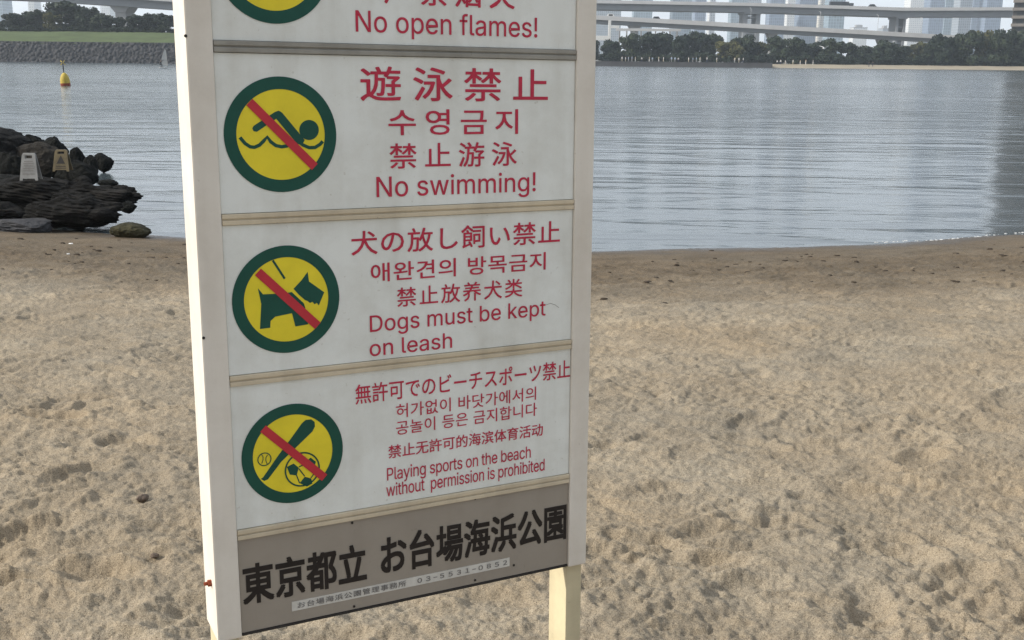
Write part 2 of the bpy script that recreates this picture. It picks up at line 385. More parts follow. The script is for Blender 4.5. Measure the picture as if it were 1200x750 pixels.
GLYPH_TEXT = """
 |187|
!|196|67,160 63,509 132,509 128,160;98,-4 86,-3 75,1 66,9 58,18 54,29 52,41 54,53 58,64 66,73 75,80 86,85 98,86 110,85 121,80 130,73 138,64 142,53 143,41 142,29 138,18 130,9 121,1 110,-3
D|502|60,0 60,509 225,509 273,505 315,495 353,478 385,455 412,426 433,391 449,351 458,306 462,255 458,205 449,159 433,119 411,83 384,54 351,31 312,14 268,3 219,0;125,57 215,57 254,60 288,68 318,81 343,99 363,122 379,149 390,181 397,216 399,255 397,294 390,329 379,361 364,388 344,410 320,428 291,441 258,449 221,452 125,452
N|523|60,0 60,509 136,509 343,183 363,151 388,107 414,55 405,54 401,108 399,157 399,195 399,509 463,509 463,0 387,0 202,290 177,331 148,381 108,452 119,454 122,384 124,328 125,291 125,0
P|444|60,0 60,509 235,509 272,506 305,499 332,487 356,471 375,452 390,430 400,404 407,377 409,348 407,318 400,291 390,265 375,243 356,223 332,207 305,195 272,188 235,186 125,186 125,0;125,242 233,242 257,244 279,248 297,256 312,266 324,279 333,294 339,310 343,328 344,348 343,367 339,385 333,402 324,416 312,428 297,439 279,446 257,451 232,452 125,452
a|389|160,-9 137,-7 115,-3 94,5 76,15 60,29 48,45 38,63 32,84 30,108 32,128 36,146 43,161 53,174 64,184 78,193 92,200 108,206 125,211 178,220 234,227 247,229 257,231 265,235 271,240 274,246 276,255 276,257 275,272 272,285 267,297 260,307 251,315 240,322 227,327 212,330 196,331 178,330 163,327 149,322 137,316 127,309 118,301 110,292 104,283 100,274 41,291 51,313 64,331 79,346 95,358 114,368 133,375 153,380 173,383 194,384 239,379 255,375 271,369 286,360 300,350 312,336 322,320 330,301 335,278 337,251 337,0 277,0 277,52 272,52 252,25 242,16 229,8 215,1 199,-4 181,-7;170,45 192,47 211,51 228,59 242,68 254,80 263,93 270,108 274,122 276,138 276,190 259,182 231,176 200,171 175,168 134,159 122,153 112,147 103,139 97,130 93,118 92,105 93,93 96,82 102,72 109,64 119,57 130,52 142,48 156,46
b|424|229,-8 208,-7 189,-3 172,4 159,12 147,21 138,31 118,59 112,59 112,0 53,0 53,509 114,509 114,319 118,319 137,346 147,355 158,364 171,373 188,379 207,383 229,384 259,382 287,374 313,361 335,342 354,320 370,293 381,261 388,227 390,189 388,151 381,116 370,84 355,57 336,34 313,16 288,3 260,-6;220,47 242,49 262,55 279,66 294,80 306,97 316,117 323,139 327,163 328,189 327,215 323,239 316,261 307,281 295,298 280,311 262,322 243,328 220,330 198,328 178,322 161,312 147,299 134,282 125,263 118,241 114,216 113,189 114,162 118,138 125,115 135,95 147,78 162,65 179,55 198,49
c|395|207,-8 174,-5 144,3 117,16 93,35 72,58 56,85 44,116 37,150 34,187 37,225 44,260 56,291 72,318 93,341 117,360 144,374 174,382 207,384 226,384 243,381 260,377 276,371 291,364 305,356 318,346 330,335 340,322 349,308 356,293 362,277 303,262 290,289 270,311 242,325 207,330 184,328 163,321 145,310 130,296 118,278 108,258 102,236 98,212 96,187 98,163 102,139 108,117 118,97 130,80 145,66 163,55 184,49 207,46 243,52 271,66 292,89 304,117 363,102 357,86 350,70 341,56 331,43 319,32 306,21 292,12 277,5 261,-1 244,-5 226,-7
d|424|195,-8 165,-6 137,3 111,16 89,34 70,57 55,84 43,116 36,151 34,189 36,227 43,261 55,293 70,320 89,342 112,361 137,374 165,382 196,384 218,383 237,379 253,373 267,364 278,355 287,346 306,319 311,319 311,509 372,509 372,0 313,0 313,59 307,59 287,31 277,21 266,12 252,4 236,-3 217,-7;205,47 226,49 246,55 263,65 278,78 290,95 299,115 306,138 310,162 312,189 310,216 306,241 300,263 290,282 278,299 263,312 246,322 227,328 205,330 182,328 162,322 145,311 130,298 118,281 108,261 102,239 98,215 96,189 98,163 102,139 109,117 118,97 130,80 145,66 162,55 182,49
e|404|212,-8 177,-5 145,3 117,16 92,35 72,58 56,85 44,116 37,150 34,187 36,224 44,258 55,290 71,317 91,340 115,359 142,373 172,382 205,384 226,383 246,380 266,374 285,366 303,355 319,341 334,324 347,305 357,282 365,256 370,227 371,194 371,169 75,169 75,221 338,221 310,202 308,226 304,248 298,269 288,286 277,301 263,314 246,323 227,328 205,330 183,328 164,323 146,313 131,301 119,286 109,270 102,251 97,231 96,211 96,178 98,151 102,127 110,106 121,88 135,73 151,61 169,53 190,48 212,46 227,47 241,49 254,53 265,58 276,65 285,73 294,82 300,93 306,105 365,91 358,72 348,55 335,39 320,26 302,14 283,4 261,-3 237,-7
f|253|228,379 228,327 6,327 6,379;81,0 81,432 82,452 87,470 96,486 107,499 120,510 135,519 152,525 169,529 187,530 222,527 243,521 227,468 215,472 195,474 178,472 164,468 154,460 147,449 143,435 142,419 142,0
g|425|207,-151 180,-149 156,-146 134,-140 114,-132 97,-122 82,-110 70,-97 59,-84 51,-69 101,-41 122,-66 131,-74 142,-82 154,-88 169,-93 187,-96 207,-97 236,-95 261,-87 282,-75 298,-58 308,-34 311,-6 311,68 306,68 287,41 277,32 266,23 252,16 236,10 217,6 195,5 165,7 138,14 113,27 90,43 71,65 55,90 43,120 36,154 34,191 36,229 43,263 55,293 71,320 90,342 112,361 138,374 166,382 196,384 218,383 237,379 253,373 267,365 279,356 288,346 308,319 313,319 313,379 372,379 372,-9 370,-40 363,-67 350,-90 334,-109 314,-124 291,-136 265,-144 237,-149;205,59 227,61 246,66 264,75 278,87 290,103 300,121 307,142 311,166 312,193 311,219 307,242 300,264 291,283 279,299 264,312 247,322 227,328 205,330 182,328 163,322 145,312 130,298 118,282 109,262 102,241 98,218 96,193 98,167 102,144 109,123 118,104 131,88 145,76 163,66 183,61
h|410|114,227 114,0 53,0 53,509 114,509 114,287 102,287 116,319 132,344 152,362 175,374 200,382 227,384 252,383 275,377 295,369 313,356 328,340 341,321 350,298 355,271 357,240 357,0 296,0 296,235 293,263 286,286 273,304 256,318 235,326 210,329 192,328 176,324 161,317 147,308 136,297 126,283 119,266 115,248
i|166|53,0 53,379 114,379 114,0;84,443 73,444 63,448 54,455 47,463 43,472 41,483 43,494 47,504 54,512 63,518 73,522 84,524 95,522 105,518 114,512 121,504 125,494 126,483 125,472 121,463 114,455 105,448 95,444
k|380|53,0 53,509 114,509 114,212 121,212 284,379 360,379 201,216 372,0 294,0 155,177 114,137 114,0
l|189|139,-2 112,0 91,8 74,20 62,37 55,59 53,84 53,509 114,509 114,99 114,83 117,71 120,62 126,57 135,53 146,52 160,53 170,54 181,3 162,-1
m|609|53,0 53,379 112,379 112,295 108,295 114,314 122,331 132,346 144,358 158,368 172,376 187,382 203,385 219,386 245,383 268,375 287,361 303,342 314,320 321,295 312,295 318,312 326,329 337,343 350,356 364,366 381,375 398,381 417,385 437,386 458,385 478,380 497,372 514,361 529,346 541,328 550,307 555,283 557,255 557,0 496,0 496,254 493,279 485,298 473,313 456,323 438,329 419,330 402,329 387,326 374,320 363,312 353,302 345,290 340,277 336,263 335,247 335,0 274,0 274,260 272,280 265,297 253,311 238,322 220,328 199,330 185,329 171,326 158,320 145,312 135,302 126,289 119,274 115,257 114,238 114,0
n|409|114,227 114,0 53,0 53,379 112,379 112,287 102,287 116,319 132,344 152,362 175,374 200,382 227,384 252,383 275,377 295,369 313,356 328,340 341,321 350,298 355,271 357,240 357,0 296,0 296,235 293,263 286,286 273,304 256,318 235,326 210,329 192,328 176,324 161,317 147,308 136,297 126,283 119,266 115,248
o|415|207,-8 174,-5 144,3 117,16 93,35 72,58 56,85 44,116 37,150 34,187 37,225 44,260 56,291 72,318 93,341 117,360 144,374 174,382 207,384 241,382 271,374 299,360 323,341 343,318 359,291 371,260 379,225 381,187 379,150 371,116 359,85 343,58 323,35 299,16 271,3 241,-5;207,46 231,49 252,55 270,66 285,80 298,97 307,117 314,139 318,163 319,187 318,212 314,236 307,258 298,278 285,296 270,310 252,321 231,328 207,330 184,328 163,321 145,310 130,296 118,278 108,258 102,236 98,212 96,187 98,163 102,139 108,117 118,97 130,80 145,66 163,55 184,49
p|424|53,-143 53,379 112,379 112,319 118,319 137,346 147,355 158,364 171,373 188,379 207,383 229,384 259,382 287,374 313,361 335,342 354,320 370,293 381,261 388,227 390,189 388,151 381,116 370,84 355,57 336,34 313,16 288,3 260,-6 229,-8 208,-7 189,-3 173,4 159,12 147,21 138,31 118,59 114,59 114,-143;220,47 242,49 262,55 279,66 294,80 306,97 316,117 323,139 327,163 328,189 327,215 323,239 316,261 307,281 295,298 280,311 262,322 243,328 220,330 198,328 178,322 161,312 147,299 134,282 125,263 118,241 114,216 113,189 114,162 118,138 125,115 135,95 147,78 162,65 179,55 198,49
r|259|53,0 53,379 112,379 112,321 115,321 124,339 137,354 152,367 171,377 191,383 213,385 229,384 243,384 243,322 230,324 207,326 190,324 174,321 159,315 146,306 135,296 126,284 119,269 115,254 114,237 114,0
s|365|182,-8 157,-7 133,-3 112,3 93,12 76,24 62,38 50,54 41,73 36,94 94,107 101,87 111,72 124,60 141,52 160,47 181,45 206,47 227,53 244,62 258,74 265,88 268,103 266,115 262,126 254,136 243,144 229,150 212,155 149,170 118,180 92,192 72,208 58,227 50,249 47,274 49,295 55,314 65,332 79,347 95,360 115,370 137,378 161,383 187,384 212,383 234,379 254,372 271,363 286,352 299,339 309,324 318,308 324,290 268,277 262,291 254,304 243,316 228,325 210,331 187,333 166,331 147,326 131,317 119,305 111,292 109,277 110,264 115,253 124,243 136,235 152,229 172,223 229,209 261,200 287,187 306,171 320,153 328,131 331,107 329,85 323,65 312,47 298,31 281,18 260,6 236,-2 210,-7
t|227|204,379 204,327 6,327 6,379;65,471 126,471 126,98 127,83 130,70 136,61 144,55 156,51 170,50 185,51 202,54 213,2 192,-3 168,-4 138,-1 113,7 92,21 77,41 68,64 65,93
u|410|182,-5 158,-3 135,2 115,11 97,23 82,39 69,59 60,82 54,109 53,139 53,379 114,379 114,144 116,117 124,94 137,75 154,61 175,53 200,50 218,51 234,55 249,62 263,71 274,83 283,97 290,113 295,132 296,153 296,379 357,379 357,0 298,0 298,92 307,92 294,60 277,35 257,17 234,5 209,-3
w|567|138,0 23,379 87,379 133,214 154,137 175,41 165,41 186,135 206,214 252,379 316,379 362,214 382,136 402,41 391,41 413,135 434,214 480,379 545,379 429,0 368,0 319,172 305,225 291,280 277,338 291,338 277,280 263,225 248,172 199,0
y|389|47,-139 61,-86 71,-87 83,-89 94,-90 104,-89 113,-86 122,-81 130,-74 138,-64 145,-51 151,-36 163,-1 17,379 84,379 165,155 187,87 206,21 184,21 202,87 224,155 305,379 371,379 204,-58 196,-77 187,-93 177,-107 165,-119 153,-128 139,-136 125,-141 109,-144 91,-145 65,-143
"""

# ------------------------------------------------------------------ the beach
WATER_Z = -0.75


def waterline(x):
    x = np.asarray(x, float)
    wob = 0.10 * noise2(x * 0.55, x * 0 + 3.3, 51) + 0.035 * noise2(x * 2.1, x * 0 + 1.7, 52)
    return 12.95 + wob + 0.034 * np.minimum(np.abs(x), 9.0) ** 2 + 0.06 * np.maximum(np.abs(x) - 9.0, 0)


def base_height(x, y):
    t = np.asarray(y, float) - waterline(x)
    s = -0.085 * t                                       # height above the water line, before the berm
    k = 0.12
    top = -WATER_Z
    s = top - k * np.log1p(np.exp(np.clip((top - s) / k, -40, 40)))   # flatten into the upper beach
    return WATER_Z + s


def sand_height(x, y):
    x = np.asarray(x, float); y = np.asarray(y, float)
    t = y - waterline(x)
    dry = sstep(-0.3, -2.6, t)                           # churned sand up the beach, smooth by the water
    wx = x + 0.15 * noise2(x * 1.7, y * 1.7, 3); wy_ = y + 0.15 * noise2(x * 1.7, y * 1.7, 4)
    h = 0.030 * noise2(x * 0.45, y * 0.45, 1)
    h = h + dry * (0.011 * (1 - 2.2 * np.abs(noise2(wx * 1.5, wy_ * 1.5, 5))))
    h = h + dry * (0.010 * (1 - 2.2 * np.abs(noise2(wx * 3.3 + wy_ * 1.2, wy_ * 4.4 - wx * 1.0, 6))) + 0.0055 * (1 - 2.4 * np.abs(noise2(wx * 7.0 + wy_ * 3.0, wy_ * 11.0 - wx * 3.2, 16))))
    h = h + (0.25 + 0.75 * dry) * 0.0075 * noise2(wx * 7.5, wy_ * 8.0, 7)
    rough = 0.30 + 0.85 * sstep(-0.20, 0.40, noise2(x * 0.9, y * 0.9, 12) + 0.5 * noise2(x * 2.6, y * 2.6, 14))
    clod = np.maximum(0, noise2(wx * 21, wy_ * 23, 8) - 0.04)
    h = h + (0.2 + 0.8 * dry) * rough * 0.0115 * clod
    h = h + dry * rough * 0.0115 * np.maximum(0, noise2(wx * 10 + wy_, wy_ * 19, 18) - 0.12)
    h = h + (0.3 + 0.7 * dry) * (0.0066 * noise2(x * 26, y * 26, 9) + 0.0044 * noise2(x * 55, y * 55, 10) + 0.0024 * noise2(x * 110, y * 110, 13))
    br = sstep(-0.1, 0.25, noise2(x * 1.6, y * 1.6, 41))
    crack = np.maximum(0, 1 - np.abs(noise2(wx * 5.5, wy_ * 8.5, 42)) / 0.16) * br
    crack2 = np.maximum(0, 1 - np.abs(noise2(wx * 11 + wy_ * 2, wy_ * 17, 43)) / 0.20) * sstep(-0.1, 0.3, noise2(x * 2.3, y * 2.3, 44))
    h = h - dry * (0.45 + 0.55 * rough) * (0.0075 * crack + 0.0055 * crack2)
    return base_height(x, y) + h * sstep(1.2, -0.5, t)


def make_beach():
    ys_far = 1.45 * (24.0 / 1.45) ** np.linspace(0, 1, 1000)
    ys = np.concatenate([np.array([-30, -20, -12, -7, -4, -2, -0.6, 0.2, 0.8, 1.15]), ys_far, 24.0 + np.array([1.5, 4, 8, 14, 22, 34, 50])])
    tc_ = np.linspace(-0.98, 0.98, 1241)
    wing = 0.98 + 0.0016 * (1.16 ** np.arange(1, 62) - 1) / 0.16
    wing = wing[wing < 60]
    cs = np.concatenate([-wing[::-1], tc_, wing])
    sc = np.maximum(ys, 1.45)
    X = np.clip(sc[:, None] * cs[None, :], -140 - np.abs(cs[None, :]), 140 + np.abs(cs[None, :]))
    Y = np.repeat(ys[:, None], len(cs), 1)
    Z = sand_height(X, Y)
    # footprints: soft hollows with a pushed-up rim, most of them half filled in again
    rg = random.Random(5)
    fresh = [on_z(*q, 0.0) for q in ((1040, 626), (1012, 560), (905, 600), (826, 648), (770, 560), (1130, 660), (960, 500), (880, 470), (735, 640), (1080, 520), (40, 610), (120, 660), (90, 540), (150, 500), (60, 470), (200, 610))]
    for i in range(640 + len(fresh)):
        py = 1.7 * (11.8 / 1.7) ** rg.random()
        px = py * rg.uniform(-1.0, 1.0)
        if i >= 640: px, py = float(fresh[i - 640][0]), float(fresh[i - 640][1])
        if py > float(waterline(px)) - 3.4: continue
        a = rg.gauss(0.4, 0.9)
        L, Wd = rg.uniform(0.11, 0.17), rg.uniform(0.045, 0.075)
        dep = rg.uniform(0.003, 0.015)
        if i >= 640: L, Wd, dep, a = rg.uniform(0.12, 0.15), rg.uniform(0.055, 0.07), rg.uniform(0.016, 0.024), rg.uniform(-0.3, 0.9)
        rows = np.where(np.abs(ys - py) < 0.4)[0]
        if len(rows) == 0: continue
        r0, r1 = rows[0], rows[-1] + 1
        colsel = np.where(np.abs(cs * py - px) < 0.55)[0]
        c0, c1 = colsel[0], colsel[-1] + 1
        dx = X[r0:r1, c0:c1] - px; dy = Y[r0:r1, c0:c1] - py
        wob = 0.25 * noise2(dx * 9 + i, dy * 9, 20)
        u = (dx * math.cos(a) + dy * math.sin(a)) / L; v = (-dx * math.sin(a) + dy * math.cos(a)) / Wd
        d = np.sqrt(np.abs(u) ** 2.4 + np.abs(v) ** 2.2) + wob
        Z[r0:r1, c0:c1] += -dep * (1 - sstep(0.55, 1.15, d)) + 0.55 * dep * np.exp(-((d - 1.35) / 0.28) ** 2) * (1 + 0.6 * np.sin(3 * a + 4 * u))
    nr, nc = X.shape
    V = np.stack([X, Y, Z], -1).reshape(-1, 3)
    idx = np.arange(nr * nc).reshape(nr, nc)
    F = np.stack([idx[:-1, :-1], idx[:-1, 1:], idx[1:, 1:], idx[1:, :-1]], -1).reshape(-1, 4)

    m_, t, b = new_mat('sand')
    geo = N(t, 'ShaderNodeNewGeometry')
    sep = N(t, 'ShaderNodeSeparateXYZ'); t.links.new(geo.outputs['Position'], sep.inputs[0])

    def math_(op, a, b_=None, clamp=False):
        n = N(t, 'ShaderNodeMath', operation=op, use_clamp=clamp)
        for i, q in enumerate((a, b_)):
            if q is None: continue
            if isinstance(q, (int, float)): n.inputs[i].default_value = q
            else: t.links.new(q, n.inputs[i])
        return n.outputs[0]

    def noise_(scale, detail=4, rough=0.6, stretch=None):
        src = geo.outputs['Position']
        if stretch:
            mp = N(t, 'ShaderNodeMapping'); mp.inputs['Scale'].default_value = stretch
            t.links.new(src, mp.inputs[0]); src = mp.outputs[0]
        n = N(t, 'ShaderNodeTexNoise'); n.inputs['Scale'].default_value = scale
        n.inputs['Detail'].default_value = detail; n.inputs['Roughness'].default_value = rough
        t.links.new(src, n.inputs['Vector'])
        return n.outputs[0]

    # how far up the beach from the water line (metres)
    ax = math_('MINIMUM', math_('ABSOLUTE', sep.outputs[0]), 9.0)
    wl = math_('ADD', math_('MULTIPLY', math_('MULTIPLY', ax, ax), 0.034), 12.95)
    up = math_('SUBTRACT', wl, sep.outputs[1])
    up = math_('ADD', up, math_('MULTIPLY', math_('SUBTRACT', noise_(0.55, 5), 0.5), 2.6))
    up = math_('ADD', up, math_('MULTIPLY', math_('SUBTRACT', noise_(5.0, 4), 0.5), 1.0))
    mr = N(t, 'ShaderNodeMapRange', interpolation_type='SMOOTHSTEP'); t.links.new(up, mr.inputs[0])
    mr.inputs[1].default_value = 2.7; mr.inputs[2].default_value = 5.8
    dry = mr.outputs[0]
    mr2 = N(t, 'ShaderNodeMapRange', interpolation_type='SMOOTHSTEP'); t.links.new(up, mr2.inputs[0])
    mr2.inputs[1].default_value = -0.4; mr2.inputs[2].default_value = 1.1
    damp = mr2.outputs[0]

    col_dry = ramp(t, noise_(1.4, 7, 0.62), [(0.30, (0.262, 0.220, 0.164, 1)), (0.5, (0.320, 0.269, 0.202, 1)), (0.68, (0.382, 0.324, 0.246, 1))])
    grain = ramp(t, noise_(420, 2, 0.7), [(0.33, (0.28, 0.25, 0.22, 1)), (0.45, (0.93, 0.93, 0.93, 1)), (0.58, (1.02, 1.02, 1.0, 1)), (0.68, (1.55, 1.53, 1.50, 1))])
    grain2 = ramp(t, noise_(150, 3, 0.8), [(0.32, (0.45, 0.43, 0.40, 1)), (0.46, (0.95, 0.95, 0.95, 1)), (0.60, (1.03, 1.03, 1.03, 1)), (0.72, (1.28, 1.28, 1.26, 1))])

    def mix(bt, a, b_, f):
        n = N(t, 'ShaderNodeMix', data_type='RGBA', blend_type=bt)
        if isinstance(f, (int, float)): n.inputs[0].default_value = f
        else: t.links.new(f, n.inputs[0])
        for k, q in ((6, a), (7, b_)):
            if isinstance(q, tuple): n.inputs[k].default_value = q
            else: t.links.new(q, n.inputs[k])
        return n.outputs[2]
    wetc = ramp(t, noise_(2.2, 6), [(0.3, (0.115, 0.090, 0.062, 1)), (0.7, (0.185, 0.148, 0.106, 1))])
    sat = mix('MIX', (0.052, 0.043, 0.034, 1), wetc, damp)
    col = mix('MIX', sat, col_dry, dry)
    coarse = ramp(t, noise_(125, 4, 0.85), [(0.30, (0.62, 0.59, 0.55, 1)), (0.45, (0.96, 0.96, 0.95, 1)), (0.60, (1.03, 1.03, 1.03, 1)), (0.74, (1.2, 1.19, 1.16, 1))])
    hue = ramp(t, noise_(0.8, 4, 0.6), [(0.35, (0.97, 1.0, 1.03, 1)), (0.65, (1.04, 1.0, 0.94, 1))])
    col = mix('MULTIPLY', col, hue, 1.0)
    col = mix('MULTIPLY', col, coarse, 0.8)
    col = mix('MULTIPLY', col, grain, 0.95)
    col = mix('MULTIPLY', col, grain2, 0.9)
    t.links.new(col, b.inputs['Base Color'])
    rr = N(t, 'ShaderNodeMapRange'); t.links.new(damp, rr.inputs[0]); rr.inputs[3].default_value = 0.22; rr.inputs[4].default_value = 0.92
    t.links.new(rr.outputs[0], b.inputs['Roughness'])
    b.inputs['Specular IOR Level'].default_value = 0.22
    hsum = math_('ADD', math_('ADD', math_('MULTIPLY', noise_(30, 5, 0.7, (1.0, 1.8, 1)), 1.5), math_('MULTIPLY', noise_(95, 5, 0.7), 1.0)), math_('MULTIPLY', noise_(330, 3, 0.7), 0.5))
    bp = N(t, 'ShaderNodeBump'); bp.inputs['Strength'].default_value = 0.6; bp.inputs['Distance'].default_value = 0.012
    t.links.new(hsum, bp.inputs['Height']); t.links.new(bp.outputs[0], b.inputs['Normal'])
    me = np_mesh('sandy_beach', V, F, m_)
    return tag(link_mesh('sandy_beach', me), kind='structure')


make_beach()


# thin broken foam at the right of the water's edge, weed bits left by the last tide
def scatter(name, mat, pts, flat):
    mb = MB()
    rg = random.Random(3)
    for x, y, r_ in pts:
        z = max(float(sand_height(x, y)), WATER_Z)
        n = 7
        ring = [(x + r_ * rg.uniform(.5, 1.3) * math.cos(2 * math.pi * k / n) * 1.6, y + r_ * rg.uniform(.4, 1.0) * math.sin(2 * math.pi * k / n), z - 0.004) for k in range(n)]
        top = [(x + (a - x) * .6, y + (b_ - y) * .6, z + r_ * flat) for a, b_, c in ring]
        mb.add(ring + top, [(k, (k + 1) % n, n + (k + 1) % n, n + k) for k in range(n)] + [tuple(range(n, 2 * n))], 0, True)
    return tag(mb.build(name, mat), kind='stuff')


rg = random.Random(17)
pts = []
for k in range(150):
    x = rg.uniform(4.6, 10.5)
    y = float(waterline(x)) + 0.02 + rg.gauss(0, 0.028) + 0.05 * math.sin(x * 3.1)
    pts.append((x, y, rg.uniform(0.006, 0.018)))
foam = scatter('foam', mottled('sea_foam', (0.50, 0.51, 0.51), 0.7, 20, 0.2), pts, 0.35)
tag(foam, 'thin broken white foam along the water edge at the right', 'foam')
pts = []
for k in range(640):
    x = rg.uniform(-9, 9.5)
    y = float(waterline(x)) - abs(rg.gauss(2.3, 0.9)) - 0.3
    if noise2(x * 0.9, y * 0.9, 31) < -0.02: continue
    pts.append((x, y, rg.uniform(0.008, 0.028)))
weed = scatter('weed_debris', mottled('dry_weed', (0.045, 0.034, 0.024), 0.9, 30, 0.4), pts, 0.5)
tag(weed, 'scattered dark weed bits on the damp sand band', 'weed debris')


# ------------------------------------------------------------------ the bay
def make_water():
    m_, t, b = new_mat('bay_water')
    geo = N(t, 'ShaderNodeNewGeometry')

    def nz(scale, st, detail=3, rough=0.55, rot=0.0):
        mp = N(t, 'ShaderNodeMapping'); mp.inputs['Scale'].default_value = st; mp.inputs['Rotation'].default_value = (0, 0, rot)
        t.links.new(geo.outputs['Position'], mp.inputs[0])
        n = N(t, 'ShaderNodeTexNoise'); n.inputs['Scale'].default_value = scale; n.inputs['Detail'].default_value = detail
        n.inputs['Roughness'].default_value = rough; n.inputs['Distortion'].default_value = 0.3
        t.links.new(mp.outputs[0], n.inputs['Vector'])
        return n.outputs[0]

    def math_(op, a, b_, clamp=False):
        n = N(t, 'ShaderNodeMath', operation=op, use_clamp=clamp)
        for i, q in enumerate((a, b_)):
            if isinstance(q, (int, float)): n.inputs[i].default_value = q
            else: t.links.new(q, n.inputs[i])
        return n.outputs[0]
    # cat's paws: patches of breeze between calmer lanes
    patch = ramp(t, nz(1.0, (0.010, 0.042, 1), 4, 0.6), [(0.38, (0.30, 0.30, 0.30, 1)), (0.62, (1.0, 1.0, 1.0, 1))])
    swell = nz(1.0, (0.22, 0.95, 1), 3, 0.5, 0.05)
    chop = nz(1.0, (1.3, 4.6, 1), 3, 0.55, -0.08)
    rip = nz(1.0, (8.0, 12.0, 1), 2, 0.5, 0.1)
    h = math_('ADD', math_('MULTIPLY', swell, 0.20), math_('MULTIPLY', chop, 0.036))
    h = math_('ADD', h, math_('MULTIPLY', rip, 0.008))
    crest = math_('SUBTRACT', 1.0, math_('ABSOLUTE', math_('SUBTRACT', math_('MULTIPLY', nz(1.0, (0.13, 0.42, 1), 2, 0.45, 0.06), 2.0), 1.0), 0.0))
    crest = math_('POWER', crest, 7.0)
    h = math_('ADD', h, math_('MULTIPLY', crest, 0.075))
    h = math_('MULTIPLY', h, patch)
    sp_ = N(t, 'ShaderNodeSeparateXYZ'); t.links.new(geo.outputs['Position'], sp_.inputs[0])
    lee = N(t, 'ShaderNodeMapRange', interpolation_type='SMOOTHSTEP'); t.links.new(sp_.outputs[1], lee.inputs[0])   # sheltered by the shore
    lee.inputs[1].default_value, lee.inputs[2].default_value, lee.inputs[3].default_value, lee.inputs[4].default_value = 13, 36, 0.18, 1.0
    h = math_('MULTIPLY', h, lee.outputs[0])
    bp = N(t, 'ShaderNodeBump'); bp.inputs['Strength'].default_value = 1.0; bp.inputs['Distance'].default_value = 1.6
    t.links.new(h, bp.inputs['Height']); t.links.new(bp.outputs[0], b.inputs['Normal'])
    b.inputs['Base Color'].default_value = (0.062, 0.080, 0.090, 1)
    b.inputs['Roughness'].default_value = 0.13
    b.inputs['IOR'].default_value = 1.333
    mb = MB()
    ysw = [8, 14, 20, 30, 50, 90, 160, 260, 380]
    xsw = [-700, -300, -100, -30, 0, 30, 100, 300, 700]
    V = [(x, y, WATER_Z) for y in ysw for x in xsw]
    n = len(xsw)
    F = [(j * n + i, j * n + i + 1, (j + 1) * n + i + 1, (j + 1) * n + i) for j in range(len(ysw) - 1) for i in range(n - 1)]
    mb.add(V, F, 0, True)
    return tag(mb.build('bay_water', m_), kind='structure')


make_water()

# ------------------------------------------------------------------ land beyond the bay
MAT['land'] = mottled('far_ground', (0.11, 0.105, 0.09), 0.9, 0.03, 0.2)
MAT['far_sand'] = mottled('far_sand', (0.29, 0.25, 0.185), 0.9, 0.15, 0.2)
MAT['lawn'] = mottled('mown_grass', (0.075, 0.102, 0.040), 0.9, 0.18, 0.3, stretch=(1, 3, 1))
MAT['stone'] = mottled('revetment_stone', (0.050, 0.050, 0.054), 0.85, 0.9, 0.45, bump=0.5, bscale=2.0)
MAT['promenade'] = mottled('seawall_concrete', (0.10, 0.098, 0.10), 0.85, 0.25, 0.25)

FAR = 357.0
xa = at(905, 80, FAR)[0]                      # where the far seawall gives way to sand
mb = MB()                                      # one land sheet out to the horizon, its front edge under the shores
mb.add([(-40, 374, 0.42), (260, 374, 0.42), (3000, 374, 0.42), (3000, 3500, 0.42), (-3000, 3500, 0.42), (-3000, 374, 0.42)],
       [(0, 1, 2, 3, 4, 5)])
tag(mb.build('far_ground', MAT['land']), kind='structure')
V, F = [], []
xs_ = np.concatenate([np.linspace(xa - 6, 260, 80), np.linspace(280, 900, 12)])
prof = [(0, WATER_Z - 0.6), (3, WATER_Z - 0.02), (8, -0.28), (14, 0.12), (20, 0.40), (26, 0.46)]
for x in xs_:
    for dy, z in prof:
        V.append((x, FAR - 3 + dy + (1.6 * float(noise2(x * 0.05, 0.3, 2)) + 0.8 * float(noise2(x * 0.2, 7.3, 2))) * (dy < 12), z + 0.08 * float(noise2(x * 0.15, dy * 0.2, 6)) * (dy > 5)))
k = len(prof)
for i in range(len(xs_) - 1):
    for j in range(k - 1):
        F.append((i * k + j, (i + 1) * k + j, (i + 1) * k + j + 1, i * k + j + 1))
mb = MB(); mb.add(V, F, 0, True)
tag(mb.build('far_beach', MAT['far_sand']), kind='structure')

# haze over the bay: one even volume round everything
mb = MB(); mb.box(-3300, 3300, -80, 3700, -8, 330)
hz_m = bpy.data.materials.new('haze'); hz_m.use_nodes = True
t = hz_m.node_tree; t.nodes.clear()
out = t.nodes.new('ShaderNodeOutputMaterial'); pv = t.nodes.new('ShaderNodeVolumePrincipled')
pv.inputs['Color'].default_value = (0.80, 0.89, 0.98, 1)
pv.inputs['Density'].default_value = 0.00025
pv.inputs['Anisotropy'].default_value = 0.2
t.links.new(pv.outputs[0], out.inputs['Volume'])
hz = tag(mb.build('haze', hz_m), kind='stuff')
hz.display_type = 'WIRE'

